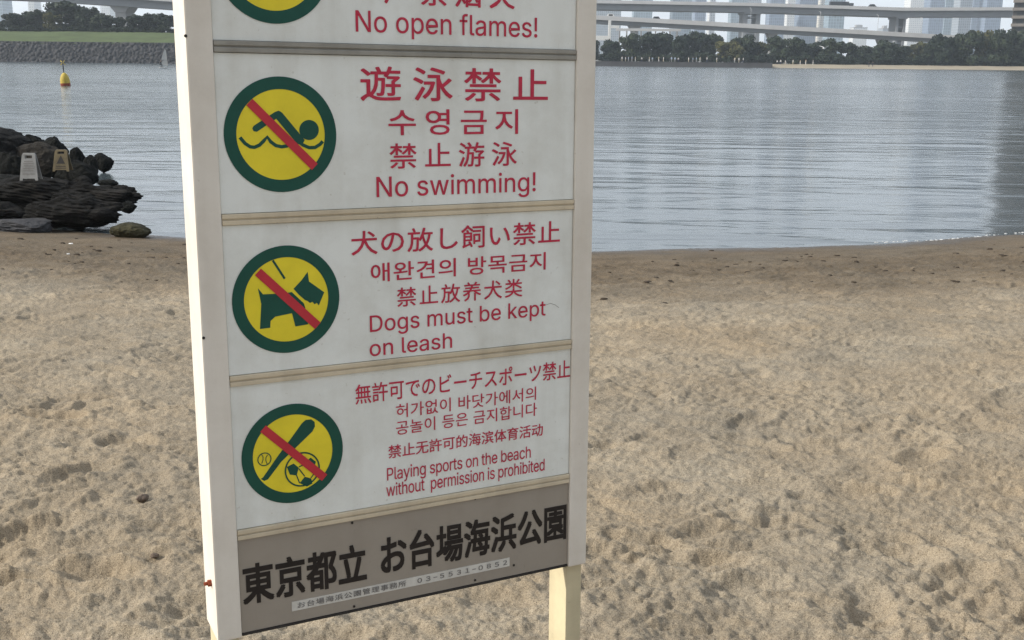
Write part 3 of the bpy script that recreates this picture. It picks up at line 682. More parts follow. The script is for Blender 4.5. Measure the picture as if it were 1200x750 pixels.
# ------------------------------------------------------------------ the notice board
S = 1.2                                                   # metres per unit of the fitted board
RS = np.array([[0.8927632781882908, -0.00486663660914162, -0.4504997724379126],
               [-0.08628411663415116, 0.9795847661314686, -0.18157295277606794],
               [0.44218636380508236, 0.20097263945938154, 0.8741173936340408]])
TS = np.array([-0.4263655204357645, -0.4362837876938421, 1.5385912946022497])
bx, by, bz = M @ RS[:, 0], M @ RS[:, 2], -(M @ RS[:, 1])  # along the board, away from the viewer, up
p0 = CAM + S * (M @ (TS + RS @ np.array([0.3, 0, 0])))
VG = (p0[2] - 0.0) / bz[2] / S                            # board units from v = 0 down to the sand
origin = p0 - bz * VG * S
sign = empty('notice_board')
mw = Matrix.Identity(4)
for i in range(3):
    mw[i][0], mw[i][1], mw[i][2], mw[i][3] = bx[i], by[i], bz[i], origin[i]
sign.matrix_world = mw
tag(sign, 'white framed notice board with round prohibition symbols and red multilingual text, standing in the sand', 'notice board')
HW = 0.36                                                 # half the panel width


def loc(u, v):
    return S * (u - 0.3), S * (VG - v)


def sp(px, py, w=0.0):
    """Where a photo pixel falls on the board, in its own x (along) and z (up), at depth w behind its front."""
    d = M @ np.array([px - 600.0, py - 375.0, FPX])
    o = origin + by * w
    k = ((o - CAM) @ by) / (d @ by)
    q = CAM + d * k - origin
    return float(q @ bx), float(q @ bz)


z_r = [S * (VG - v) for v in (0.0458, 0.2955, 0.5422, 0.7915)]     # the four rails, from the top
z_bot = S * (VG - 0.9603)
z_top = z_r[0] + 0.30
DEP = 0.104
# frame posts: hollow box section with the legs sliding out of their lower ends
for side in (-1, 1):
    x0, x1 = (-HW - 0.046, -HW) if side < 0 else (HW, HW + 0.044)
    mb = MB(); mb.box(x0, x1, 0, DEP, z_bot - 0.004, z_top + 0.05, 0, 0.003)
    post = mb.build('frame_post', MAT['frame'], sign)
    lx = (x0 + x1) / 2
    mb = MB(); mb.box(lx - 0.0195, lx + 0.0195, 0.015, 0.093, -0.35, z_bot + 0.02, 0, 0.002)
    mb.build('leg', MAT['leg'], sign)
mb = MB(); mb.box(-HW, HW, 0.002, DEP - 0.002, z_top + 0.004, z_top + 0.048, 0, 0.003)
mb.build('top_rail', MAT['frame'], sign)
# rusty bolt on the outer side of the left post, small screws on its front
mb = MB(); bzz = sp(243, 693)[1]
mb.tube([(-HW - 0.046, 0.034, bzz), (-HW - 0.053, 0.034, bzz)], 0.0065, 6, 0, False)
mb.tube([(-HW - 0.053, 0.034, bzz), (-HW - 0.060, 0.034, bzz)], 0.0038, 8, 0, False)
tag(mb.build('bolt', MAT['rust'], sign), 'rusty bolt end on the side of the frame')
for px, py in ((217.5, 42), (238.5, 396)):
    x, z = sp(px, py)
    mb = MB(); mb.tube([(x, 0.001, z), (x, -0.0012, z)], 0.0028, 8, 0, False)
    mb.build('screw', MAT['screw'], sign)
# the panels
edges = [z_top + 0.003] + z_r + [z_bot]
panels = []
for i in range(5):
    hi, lo = edges[i], edges[i + 1]
    a, b_ = lo + (0.0105 if i < 4 else 0.002), hi - (0.0105 if i else 0.001)
    mb = MB(); mb.box(-HW + 0.0008, HW - 0.0008, 0.006, 0.034, a, b_, 0, 0.0008)
    pn = mb.build('panel', MAT['taupe' if i == 4 else 'panel'], sign)
    if i == 4: tag(pn, 'grey brown name panel with bold black lettering')
    panels.append(pn)
for i, z in enumerate(z_r):
    mb = MB()
    mb.box(-HW + 0.0008, HW - 0.0008, 0.0012, 0.034, z + 0.0016, z + 0.0098, 0, 0.0012)
    mb.box(-HW + 0.0008, HW - 0.0008, 0.0012, 0.034, z - 0.0098, z - 0.0016, 0, 0.0012)
    mb.box(-HW + 0.0008, HW - 0.0008, 0.0045, 0.032, z - 0.0016, z + 0.0016)
    o = mb.build('rail', MAT['rail'] if i else MAT['rail_shade_grey'], sign)
    if i == 0: o['label'] = 'topmost rail in the picture, its shade painted in grey'
mb = MB()
mb.box(-HW + 0.0008, HW - 0.0008, 0.0035, 0.036, z_bot - 0.003, z_bot + 0.0016, 0, 0.0008)
mb.build('bottom_lip', MAT['screw'], sign)
for px, py in ((558, 585.5), (413.7, 613.8), (416, 712), (603.5, 663.5), (558, 681)):
    x, z = sp(px, py)
    mb = MB(); mb.tube([(x, 0.007, z), (x, 0.0045, z)], 0.0026, 8, 0, False)
    mb.build('screw', MAT['screw'], panels[4])
FACE = 0.006                                              # depth of the panel face behind the frame front

GLYPHS = {}
for line in GLYPH_TEXT.strip('\n').split('\n'):
    ch, adv, rest = line.split('|')
    GLYPHS[ch] = (int(adv), [[tuple(int(c) for c in p.split(',')) for p in q.split()] for q in rest.split(';') if q])


def latin_mesh(s, gap=0):
    cu = bpy.data.curves.new('lettering', 'CURVE'); cu.dimensions = '2D'; cu.fill_mode = 'BOTH'
    x = 0
    for ch in s:
        adv, cons = GLYPHS[ch]
        for q in cons:
            spn = cu.splines.new('POLY'); spn.points.add(len(q) - 1); spn.use_cyclic_u = True
            for p, v in zip(spn.points, q):
                p.co = ((v[0] + x) / 1000.0, v[1] / 1000.0, 0, 1)
        x += adv + gap
    return heavier(to_mesh(cu), 0.0028)


def cjk_mesh(s, spacing=1.0, weight=0.0):
    cu = bpy.data.curves.new('lettering', 'FONT')
    cu.body = s; cu.space_character = spacing; cu.resolution_u = 3
    return heavier(to_mesh(cu), weight)


def heavier(me, weight):
    if weight <= 0: return me
    # heavier strokes: the same outlines printed a hair apart, each pass a hair above the last
    n = len(me.vertices); co = np.empty(n * 3, np.float32); me.vertices.foreach_get('co', co); co = co.reshape(-1, 3)
    polys = [tuple(p.vertices) for p in me.polygons]
    V, F = [], []
    for k, (dx, dy) in enumerate(((0, 0), (weight, weight), (-weight, -weight), (weight, -weight), (-weight, weight))):
        c = co.copy(); c[:, 0] += dx; c[:, 1] += dy; c[:, 2] = k
        V += [tuple(q) for q in c]; F += [tuple(i + k * n for i in f) for f in polys]
    me2 = bpy.data.meshes.new('lettering'); me2.from_pydata(V, [], F)
    return me2


def to_mesh(cu):
    o = bpy.data.objects.new('lettering', cu); C.objects.link(o)
    bpy.context.view_layer.update()
    me = bpy.data.meshes.new_from_object(o.evaluated_get(bpy.context.evaluated_depsgraph_get()))
    bpy.data.objects.remove(o)
    return me


def place_text(me, quad, parent, mat, latin=False, name='lettering'):
    """Fit flat lettering into the board rectangle seen at photo pixels tl, bl, tr, br."""
    tl, bl, tr, br = [sp(*q, FACE) for q in quad]
    x0, x1 = (tl[0] + bl[0]) / 2, (tr[0] + br[0]) / 2
    z0, z1 = (bl[1] + br[1]) / 2, (tl[1] + tr[1]) / 2
    n = len(me.vertices)
    co = np.empty(n * 3, np.float32); me.vertices.foreach_get('co', co); co = co.reshape(-1, 3)
    ax0, ax1 = co[:, 0].min(), co[:, 0].max()
    az0, az1 = (0.0, 0.509) if latin else (co[:, 1].min(), co[:, 1].max())
    out_ = np.empty_like(co)
    out_[:, 0] = x0 + (co[:, 0] - ax0) / (ax1 - ax0) * (x1 - x0)
    out_[:, 2] = z0 + (co[:, 1] - az0) / (az1 - az0) * (z1 - z0)
    out_[:, 1] = FACE - 0.0008 - 0.00004 * np.round(co[:, 2])
    me.vertices.foreach_set('co', out_.ravel())
    me.materials.clear(); me.materials.append(mat)
    me.update()
    return link_mesh(name, me, parent)


A, B_, C_, D_, E_ = panels
red, blk = MAT['red_ink'], MAT['black_ink']
LINES = [
    (A, '严禁烟火', 'c', 1.45, 0.012, ((450, -26), (450, 5), (603, -21), (603, 10.3))),
    (A, 'No open flames!', 'l', 0, 0, ((416.5, 12), (416.5, 37), (629.5, 21), (629.5, 43.8))),
    (B_, '遊泳禁止', 'c', 1.47, 0.009, ((422, 77.5), (422, 119), (642, 81), (642, 118.5))),
    (B_, '수영금지', 'c', 1.40, 0.008, ((455, 128), (455, 158.6), (607, 128), (607, 157))),
    (B_, '禁止游泳', 'c', 1.44, 0.007, ((456.4, 168), (456.4, 197.3), (605.5, 166), (605.5, 194.6))),
    (B_, 'No swimming!', 'l', 0, 0, ((441, 207.3), (441, 230.9), (627.6, 202), (627.6, 223.9))),
    (C_, '犬の放し飼い禁止', 'c', 1.05, 0.008, ((411.3, 270), (411.3, 298.4), (656, 259.3), (656, 285.6))),
    (C_, '애완견의 방목금지', 'c', 1.05, 0.008, ((434.3, 308), (434.3, 329.6), (639.3, 296), (639.3, 317.2))),
    (C_, '禁止放养犬类', 'c', 1.18, 0.007, ((465, 336.4), (465, 359.2), (612, 326.6), (612, 348.3))),
    (C_, 'Dogs must be kept', 'l', 0, 0, ((433.3, 369.8), (433.3, 388.6), (639.3, 352), (639.3, 369.8))),
    (C_, 'on leash', 'l', 0, 0, ((433, 399), (433, 417.4), (529.6, 389.8), (529.6, 407.4))),
    (D_, '無許可でのビーチスポーツ禁止', 'c', 1.0, 0.007, ((416.3, 450.5), (416.3, 473), (668, 421.5), (668, 443.5))),
    (D_, '허가없이 바닷가에서의', 'c', 1.03, 0.004, ((464, 473.6), (464, 490.2), (628, 453), (628, 468.4))),
    (D_, '공놀이 등은 금지합니다', 'c', 1.03, 0.004, ((464, 493), (464, 509.6), (629, 472), (629, 487.2))),
    (D_, '禁止无許可的海滨体育活动', 'c', 1.0, 0.008, ((455, 521.6), (455, 537), (636, 496), (636, 510.6))),
    (D_, 'Playing sports on the beach', 'l', -14, 0, ((453.4, 548.6), (453.4, 562.6), (621.8, 522.6), (621.8, 536.4))),
    (D_, 'without  permission is prohibited', 'l', -14, 0, ((452.6, 567.6), (452.6, 581.8), (638, 537.3), (638, 551))),
    (E_, '東京都立', 'c', 1.02, 0.026, ((284, 664), (284, 709.5), (429.5, 633.4), (429.5, 681.5))),
    (E_, 'お台場海浜公園', 'c', 1.0, 0.024, ((446, 629.4), (446, 675), (663.6, 588.5), (663.6, 631.5))),
]
for par, s, kind, a, w, quad in LINES:
    me = latin_mesh(s, a) if kind == 'l' else cjk_mesh(s, a, w)
    o = place_text(me, quad, par, blk if par is E_ else red, kind == 'l')
    o['label'] = ('bold black lettering reading %s' if par is E_ else 'red lettering reading %s') % ' '.join(s.split())
# the stuck-on label with the office's name and telephone number
tl, bl, tr, br = [sp(*q, FACE) for q in ((342, 706.4), (342, 717), (597, 652.4), (597, 662.6))]
mb = MB(); zz0, zz1 = (bl[1] + br[1]) / 2, (tl[1] + tr[1]) / 2
mb.box((tl[0] + bl[0]) / 2, (tr[0] + br[0]) / 2, FACE - 0.0008, FACE + 0.001, zz0, zz1)
tag(mb.build('sticker', MAT['tape'], E_), 'narrow pale sticker with the park office name and telephone number')
o = place_text(cjk_mesh('お台場海浜公園管理事務所　０３−５５３１−０８５２', 1.15, 0.012),
               ((348.5, 707), (348.5, 713.8), (594, 654.2), (594, 661)), E_, MAT['tape_ink'])
o['label'] = 'small faded lettering on the pale sticker'
for v in o.data.vertices: v.co.y -= 0.0006


# pictograms ---------------------------------------------------------------
def disc(r_, n=72, cx=0.0, cz=0.0, y=0.0):
    return [(cx + r_ * math.cos(2 * math.pi * k / n), y, cz + r_ * math.sin(2 * math.pi * k / n)) for k in range(n)]


def face_poly(mb, pts, y, mat=0):
    """Fill a simple outline (x, z) at depth y."""
    from mathutils.geometry import tessellate_polygon
    tri = tessellate_polygon([[Vector((p[0], p[1], 0)) for p in pts]])
    mb.add([(p[0], y, p[1]) for p in pts], [tuple(f) for f in tri], mat)


def pictogram(par, px, py, rad, slash, shapes, strokes=(), rings=()):
    cx, cz = sp(px, py, FACE)
    mb = MB(); mb.add(disc(rad * 0.80, 72, cx, cz, FACE - 0.0006), [tuple(range(72))])
    mb.build('yellow_disc', MAT['yellow_ink'], par)
    mb = MB()
    V = disc(rad * 0.785, 72, cx, cz, FACE - 0.0010) + disc(rad, 72, cx, cz, FACE - 0.0010)
    mb.add(V, [(k, (k + 1) % 72, 72 + (k + 1) % 72, 72 + k) for k in range(72)])
    mb.build('green_ring', MAT['green_ink'], par)
    if shapes or strokes:
        mb = MB()
        dep = FACE - 0.0009
        for k, sh in enumerate(shapes):
            face_poly(mb, [sp(*q, FACE) for q in sh], dep - 0.00004 * k)
        for k, (pts, wd) in enumerate(strokes):
            stroke(mb, [sp(*q, FACE) for q in pts], wd, dep - 0.0002 - 0.00004 * k)
        for k, (qx, qy, r_, wd) in enumerate(rings):
            x, z = sp(qx, qy, FACE)
            y_ = dep - 0.0005 - 0.00004 * k
            V = disc(r_ - wd, 40, x, z, y_) + disc(r_, 40, x, z, y_)
            mb.add(V, [(i, (i + 1) % 40, 40 + (i + 1) % 40, 40 + i) for i in range(40)])
        mb.build('silhouette', MAT['green_ink'], par)
    # red band from upper left to lower right, kept inside the ring
    (ax, ay), (bx_, by_), wd = slash
    p, q = np.array(sp(ax, ay, FACE)), np.array(sp(bx_, by_, FACE))
    d = (q - p) / np.linalg.norm(q - p); nn = np.array([-d[1], d[0]]) * wd / 2
    mb = MB()
    face_poly(mb, [tuple(p + nn), tuple(q + nn), tuple(q - nn), tuple(p - nn)], FACE - 0.0020)
    mb.build('red_slash', MAT['slash'], par)


def stroke(mb, pts, wd, y):
    P = [np.array(p) for p in pts]
    L, Rr = [], []
    for i, p in enumerate(P):
        d = P[min(i + 1, len(P) - 1)] - P[max(i - 1, 0)]; d = d / np.linalg.norm(d)
        nn = np.array([-d[1], d[0]]) * wd / 2
        L.append(p + nn); Rr.append(p - nn)
    V = [(a[0], y, a[1]) for a in L] + [(a[0], y, a[1]) for a in Rr]
    n = len(P)
    mb.add(V, [(i, i + 1, n + i + 1, n + i) for i in range(n - 1)])


def circ_px(cx, cy_, rx_, ry_, n=28):
    return [(cx + rx_ * math.cos(2 * math.pi * k / n), cy_ + ry_ * math.sin(2 * math.pi * k / n)) for k in range(n)]


RAD = 0.1022
# no open flames (mostly above the picture)
pictogram(A, 319.5, -43.5, RAD, ((286, -78), (360, -5), 0.016),
          [[(292, -20), (300, -52), (312, -74), (318, -52), (328, -66), (336, -40), (334, -18), (314, -10)]])
# no swimming: arm, head and waves
wave = [(281, 161), (287, 168), (293, 172), (298, 172.6), (304, 170), (309, 165), (313, 160.5), (317, 166), (323, 170.5), (330, 172), (336, 171), (343, 168), (349, 165.5), (355, 170), (362, 173), (369, 172.8), (375, 169), (378, 165.5)]
pictogram(B_, 329.5, 158, RAD, ((292, 119.5), (368.5, 195.5), 0.0158),
          [[(297, 147.5), (322, 131.2), (326.5, 129.6), (330.5, 132), (357, 164), (354, 170), (348, 168.5), (323.5, 139.2), (301, 154.4), (297, 153.8), (295.5, 150.5)],
           circ_px(362, 152.3, 11.5, 11.8)],
          [(wave, 0.0062)])
# dogs: a small terrier with its lead let go
pictogram(C_, 336, 351, RAD * 0.985, ((302, 318.5), (372, 381.5), 0.0162),
          [[(302, 337.5), (308, 344.8), (329, 344), (341.8, 342.2), (355.8, 355.2), (357.5, 360), (361, 380), (346, 382.5), (342, 367), (322.5, 371), (317, 376), (316.5, 384), (304.5, 385.5), (306, 356)],
           [(343.8, 338.4), (353, 328.5), (360.4, 318.5), (362, 329.8), (379.8, 342.4), (373.5, 357.8), (371, 354.8), (368.5, 356.5), (366, 353.6), (363, 355), (360, 352.5), (357.3, 351.6), (350, 345.2)]],
          [([(319.5, 305), (333.5, 326.5)], 0.0042)])
# sports: bat, baseball and football
ball = [(354, 547)]
pictogram(D_, 343.5, 531.5, RAD * 0.96, ((308, 502), (380, 559.5), 0.0158),
          [[(308, 559.5), (326, 533.5), (341, 513.5), (353.5, 496), (358, 492), (364.5, 491.2), (368.5, 494.2), (369, 499.5), (366, 505.5), (348.5, 522.5), (329.5, 541), (314, 561.5), (309.5, 563.5), (305.5, 561)],
           [(336, 547), (344, 543), (350, 548), (347.5, 557), (339.5, 556)],
           [(351, 566), (357, 558.5), (364.5, 560.5), (366, 566.5), (359.5, 570)],
           [(358, 541), (364, 536), (370, 541), (368, 548), (361, 549)]],
          [([(350, 549), (357, 558)], 0.0022), ([(347, 556), (351, 566)], 0.0022), ([(364, 560), (371, 551)], 0.0022), ([(350, 547), (359, 543)], 0.0022),
           ([(306, 532), (308, 535), (308.2, 538.5), (306.5, 543)], 0.0014), ([(313.4, 533), (311.5, 536), (311.3, 539.5), (313, 543.5)], 0.0014)],
          [(354.2, 549.8, 0.0345, 0.0030), (309.7, 538, 0.0133, 0.0019), ])

# an old scratch beside the dogs text and scuffs on the frame
mb = MB()
stroke(mb, [sp(*q, FACE) for q in ((640, 357), (645, 355.5), (650, 357), (655, 360.5))], 0.0008, FACE - 0.0007)
mb.build('scratch', MAT['tape_ink'], C_)

# ------------------------------------------------------------------ left: the old battery island
LD = 286.0
MAT['leaf_dark'] = None


def foliage_mat(name, lo, mid, hi):
    m_, t, b = new_mat(name)
    geo = N(t, 'ShaderNodeNewGeometry'); oi = N(t, 'ShaderNodeObjectInfo')
    nz = N(t, 'ShaderNodeTexNoise'); nz.inputs['Scale'].default_value = 0.55; nz.inputs['Detail'].default_value = 5
    t.links.new(geo.outputs['Position'], nz.inputs['Vector'])
    ad = N(t, 'ShaderNodeMath', operation='MULTIPLY_ADD'); ad.inputs[1].default_value = 0.22
    t.links.new(oi.outputs['Random'], ad.inputs[0]); t.links.new(nz.outputs[0], ad.inputs[2])
    t.links.new(ramp(t, ad.outputs[0], [(0.40, c4(lo)), (0.60, c4(mid)), (0.80, c4(hi))]), b.inputs['Base Color'])
    b.inputs['Roughness'].default_value = 0.7; b.inputs['Specular IOR Level'].default_value = 0.2
    return m_


MAT['leaf_dark'] = foliage_mat('leaf_dark', (0.010, 0.019, 0.013), (0.021, 0.034, 0.021), (0.042, 0.057, 0.030))
MAT['leaf_olive'] = foliage_mat('leaf_olive', (0.040, 0.045, 0.016), (0.070, 0.072, 0.024), (0.10, 0.095, 0.035))


def crown_mesh(name, seed, mat, nl=16, per=150, leaf=0.42, flat=1.0, low=0.02):
    """Crown about one unit wide and high, built from many leaf-sized faces in uneven clumps; scaled on use."""
    rg = np.random.default_rng(seed)
    V = []
    for i in range(nl):
        a = rg.random() * 2 * np.pi; r_ = rg.random() ** 0.6 * 0.34
        c = np.array([r_ * np.cos(a), r_ * np.sin(a), low + rg.random() * (0.82 - low)])
        c[:2] *= 1.15 - 0.75 * max(0, c[2] - 0.45)
        rad = np.array([1, 1, 0.8 * flat]) * rg.uniform(0.12, 0.22)
        d = rg.normal(size=(per, 3)); d /= np.linalg.norm(d, axis=1)[:, None]
        p = c + d * rad * (0.45 + 0.6 * rg.random((per, 1)) ** 0.5)
        s = leaf * 0.08 * rg.uniform(0.5, 1.2, (per, 1))
        n_ = d + rg.normal(size=(per, 3)) * 0.6; n_ /= np.linalg.norm(n_, axis=1)[:, None]
        t1 = np.cross(n_, rg.normal(size=(per, 3))); t1 /= np.linalg.norm(t1, axis=1)[:, None]
        t2 = np.cross(n_, t1)
        V.append(np.stack([p - t1 * s, p - t2 * s * 0.6, p + t1 * s, p + t2 * s * 0.6], 1).reshape(-1, 3))
    V = np.concatenate(V)
    return np_mesh(name, V, np.arange(len(V)).reshape(-1, 4), mat, False)


CROWNS = {}
for key, mat in (('dark', MAT['leaf_dark']), ('olive', MAT['leaf_olive'])):
    CROWNS[key] = [crown_mesh('crown', 100 + s_ * 7, mat, 24 + 3 * s_, 210, 0.62, (1.0, 0.85, 1.15, 0.95)[s_]) for s_ in range(4)]
SHRUBS = [crown_mesh('shrub_foliage', 50 + s_, MAT['leaf_dark'], 9, 90, 0.8, 0.9) for s_ in range(2)]


def trunk_mesh(seed):
    rg = random.Random(seed); mb = MB()
    top = (rg.uniform(-.04, .04), rg.uniform(-.04, .04), 0.62)
    mb.tube([(0, 0, -0.06), (0.01, 0, 0.15), (top[0] * .6, top[1] * .6, 0.38), top], [0.035, 0.026, 0.02, 0.008], 8)
    for k in range(5):
        a = k * 1.26 + rg.random(); z = rg.uniform(0.2, 0.42)
        mb.tube([(0.01, 0, z), (0.13 * math.cos(a), 0.13 * math.sin(a), z + 0.14), (0.25 * math.cos(a), 0.25 * math.sin(a), z + 0.28)], [0.014, 0.009, 0.004], 6)
    return mb.mesh('trunk', MAT['bark'])


TRUNKS = [trunk_mesh(3), trunk_mesh(8)]
_tree_n = [0]


def tree(px, base, top_y, wid, Y, label, group, kind='dark'):
    """A tree whose crown top shows at photo row top_y, standing on ground height `base`."""
    _tree_n[0] += 1; n = _tree_n[0]
    p = at(px, top_y, Y)
    h = max(1.5, p[2] - base)
    w = wid / FPX * Y
    root = empty('tree', (p[0], Y, base), n * 1.9)
    tag(root, label, 'tree', group)
    tr = link_mesh('trunk', TRUNKS[n % 2], root); tr.scale = (h, h, h)
    cr = link_mesh('crown', CROWNS[kind][n % 4], root); cr.scale = (w * 1.05, w * 1.05, h * 1.05)
    return root


def shrub(px, base, h, wid, Y, label, group):
    _tree_n[0] += 1; n = _tree_n[0]
    p = at(px, 60, Y)
    o = link_mesh('shrub', SHRUBS[n % 2])
    o.location = (p[0], Y, base - 0.1 * h); o.rotation_euler = (0, 0, n * 2.3); o.scale = (wid, wid, h * 1.15)
    return tag(o, label, 'shrub', group)


# stone revetment with real bulging blocks, turning back out of sight behind the board
xl, xr = at(-260, 70, LD)[0], at(470, 75, LD)[0]
rg_ = np.random.default_rng(4)
nu, nv = 760, 34
U = np.linspace(0, 1, nu); Vv = np.linspace(0, 1, nv)
X = xl + (xr - xl) * U[:, None] + 0 * Vv[None, :]
Yb = LD + 4.5 * Vv[None, :] + 0 * U[:, None]
Zb = WATER_Z - 0.8 + (4.5 - WATER_Z + 0.8) * Vv[None, :] + 0 * U[:, None]
seeds = np.stack([rg_.uniform(xl, xr, 1500), rg_.uniform(-0.05, 1.05, 1500) * 6.4], 1)
Q = np.stack([X.ravel(), (Vv[None, :] * 6.4 + 0 * X).ravel()], 1)
order = np.argsort(seeds[:, 0]); seeds = seeds[order]
d1 = np.full(len(Q), 9.0); d2 = np.full(len(Q), 9.0)
pos = np.searchsorted(seeds[:, 0], Q[:, 0])
for k in range(-36, 36):
    j = np.clip(pos + k, 0, len(seeds) - 1)
    dd = np.linalg.norm(Q - seeds[j], axis=1)
    upd = dd < d1
    d2 = np.where(upd, d1, np.minimum(d2, dd)); d1 = np.where(upd, dd, d1)
bul = (0.55 * sstep(0, 0.35, d2 - d1) - 0.2 + 0.15 * noise2(Q[:, 0] * 1.3, Q[:, 1] * 1.3, 3)).reshape(X.shape)
Yb = Yb - bul * 0.75; Zb = Zb + bul * 0.5 * (Vv[None, :] < 0.97)
V = np.stack([X, Yb, Zb], -1).reshape(-1, 3)
idx = np.arange(nu * nv).reshape(nu, nv)
F = np.stack([idx[:-1, :-1], idx[1:, :-1], idx[1:, 1:], idx[:-1, 1:]], -1).reshape(-1, 4)
emb = link_mesh('stone_embankment', np_mesh('stone_embankment', V, F, MAT['stone']))
tag(emb, 'dark rubble stone embankment along the water below the green lawn', 'embankment')
V, F = [], []
gx = np.linspace(xl, xr, 120)
gp = [(4.2, 4.1), (6.0, 4.9), (10, 6.5), (14, 7.3), (22, 7.5), (40, 7.3), (60, 0.2)]
for x in gx:
    for dy, z in gp:
        V.append((x, LD + dy, z + 0.25 * float(noise2(x * 0.06, dy * 0.2, 9))))
k = len(gp)
for i in range(len(gx) - 1):
    for j in range(k - 1):
        F.append((i * k + j, (i + 1) * k + j, (i + 1) * k + j + 1, i * k + j + 1))
e0 = len(V)
mb = MB(); mb.add(V, F, 0, True)
# the island's right end, sloping down to the water
n0 = (len(gx) - 1) * k
E0 = [V[n0 + j] for j in range(k)]
E1 = [(x + 4 + 0.05 * (y - LD), LD + (y - LD) * 0.9 + 1, max(0.4, z * 0.55)) for x, y, z in E0]
E2 = [(x + 9 + 0.1 * (y - LD), LD + (y - LD) * 0.8 + 2, WATER_Z - 0.8) for x, y, z in E0]
E0 = [(E0[0][0], LD - 0.6, WATER_Z - 0.8)] + E0
E1 = [(E1[0][0] + 1, LD - 0.2, WATER_Z - 0.8)] + E1
E2 = [(E2[0][0], LD + 0.5, WATER_Z - 0.8)] + E2
k1 = k + 1
mb.add(E0 + E1 + E2, [(r_ * k1 + j, (r_ + 1) * k1 + j, (r_ + 1) * k1 + j + 1, r_ * k1 + j + 1) for r_ in (0, 1) for j in range(k1 - 1)], 0, False)
tag(mb.build('lawn', MAT['lawn']), kind='structure')

for i, (px, ty, w, dy, knd) in enumerate([(0, 25, 13, 20, 'dark'), (18, 15.5, 32, 18, 'dark'), (40, 10.5, 30, 22, 'dark'), (60, 13, 24, 18, 'olive'), (79, 0.5, 52, 24, 'dark'),
                                   (101, 8, 28, 20, 'dark'), (119, 14.5, 26, 18, 'dark'), (138, 18.5, 22, 19, 'dark'), (156, 16.5, 24, 18, 'dark'), (174, 15.5, 24, 19, 'dark'), (192, 15, 26, 18, 'dark'), (225, 17, 30, 19, 'dark'), (260, 20, 30, 18, 'olive'), (300, 21, 30, 18, 'dark'), (345, 25, 30, 18, 'dark')]):
    lab = '%s %s tree on the embankment lawn, %s from the left' % (('small' if w < 15 else 'broad' if w > 40 else 'medium'), 'olive green' if knd == 'olive' else 'dark', ORD[i])
    tree(px, 7.2, ty, w, LD + dy, lab, 'trees on the embankment lawn', knd)
hx = np.linspace(6, 205, 26)
for px in hx:
    shrub(px, 7.1, 1.5 + 0.5 * math.sin(px * 1.7), 2.6, LD + 14.5, 'low dark shrub in the hedge line at the back of the lawn', 'shrubs along the lawn')

# ------------------------------------------------------------------ right: seawall, people, trees
xw0 = at(560, 75, FAR)[0]
mb = MB()
mb.box(xw0, xa, FAR, FAR + 0.9, WATER_Z - 0.5, 0.62, 0, 0.05)
mb.box(xw0, xa, FAR - 0.05, FAR + 1.2, 0.624, 0.78, 0, 0.04)
tag(mb.build('seawall', MAT['promenade']), 'low dark grey seawall along the far shore, left of the far sand', 'seawall')
mb = MB(); mb.add([(xw0, FAR + 1.1, 0.70), (xa, FAR + 1.1, 0.70), (xa, FAR + 18, 0.72), (xw0, FAR + 18, 0.72)], [(0, 1, 2, 3)])
tag(mb.build('promenade', MAT['promenade']), kind='structure')


# a person: one continuous skinned body, clothed by material
SKIN = mottled('skin', (0.42, 0.27, 0.19), 0.6, 20, 0.1)
HAIR = mottled('dark_hair', (0.015, 0.012, 0.010), 0.6, 30, 0.2)
CLOTH = {'white': mottled('white_cloth', (0.72, 0.72, 0.72), 0.8, 8, 0.08), 'pale_blue': mottled('pale_blue_cloth', (0.42, 0.52, 0.66), 0.8, 8, 0.1),
         'grey': mottled('grey_cloth', (0.33, 0.33, 0.34), 0.8, 8, 0.1), 'beige': mottled('beige_cloth', (0.52, 0.46, 0.36), 0.8, 8, 0.1),
         'black': mottled('black_cloth', (0.022, 0.022, 0.026), 0.8, 8, 0.15), 'navy': mottled('navy_cloth', (0.03, 0.04, 0.08), 0.8, 8, 0.15)}


def body_mesh(joints, bones, root):
    """joints: name -> (x, y, z, radius)."""
    me = bpy.data.meshes.new('person')
    names = list(joints)
    me.from_pydata([joints[n][:3] for n in names], [(names.index(a), names.index(b_)) for a, b_ in bones], [])
    o = bpy.data.objects.new('person', me); C.objects.link(o)
    sk = o.modifiers.new('skin', 'SKIN'); sk.use_smooth_shade = True
    for i, n in enumerate(names):
        r_ = joints[n][3]
        me.skin_vertices[0].data[i].radius = (r_, r_ * 0.85)
        me.skin_vertices[0].data[i].use_root = (n == root)
    sb = o.modifiers.new('sub', 'SUBSURF'); sb.levels = 2; sb.render_levels = 2
    bpy.context.view_layer.update()
    out_ = bpy.data.meshes.new_from_object(o.evaluated_get(bpy.context.evaluated_depsgraph_get()))
    bpy.data.objects.remove(o)
    return out_


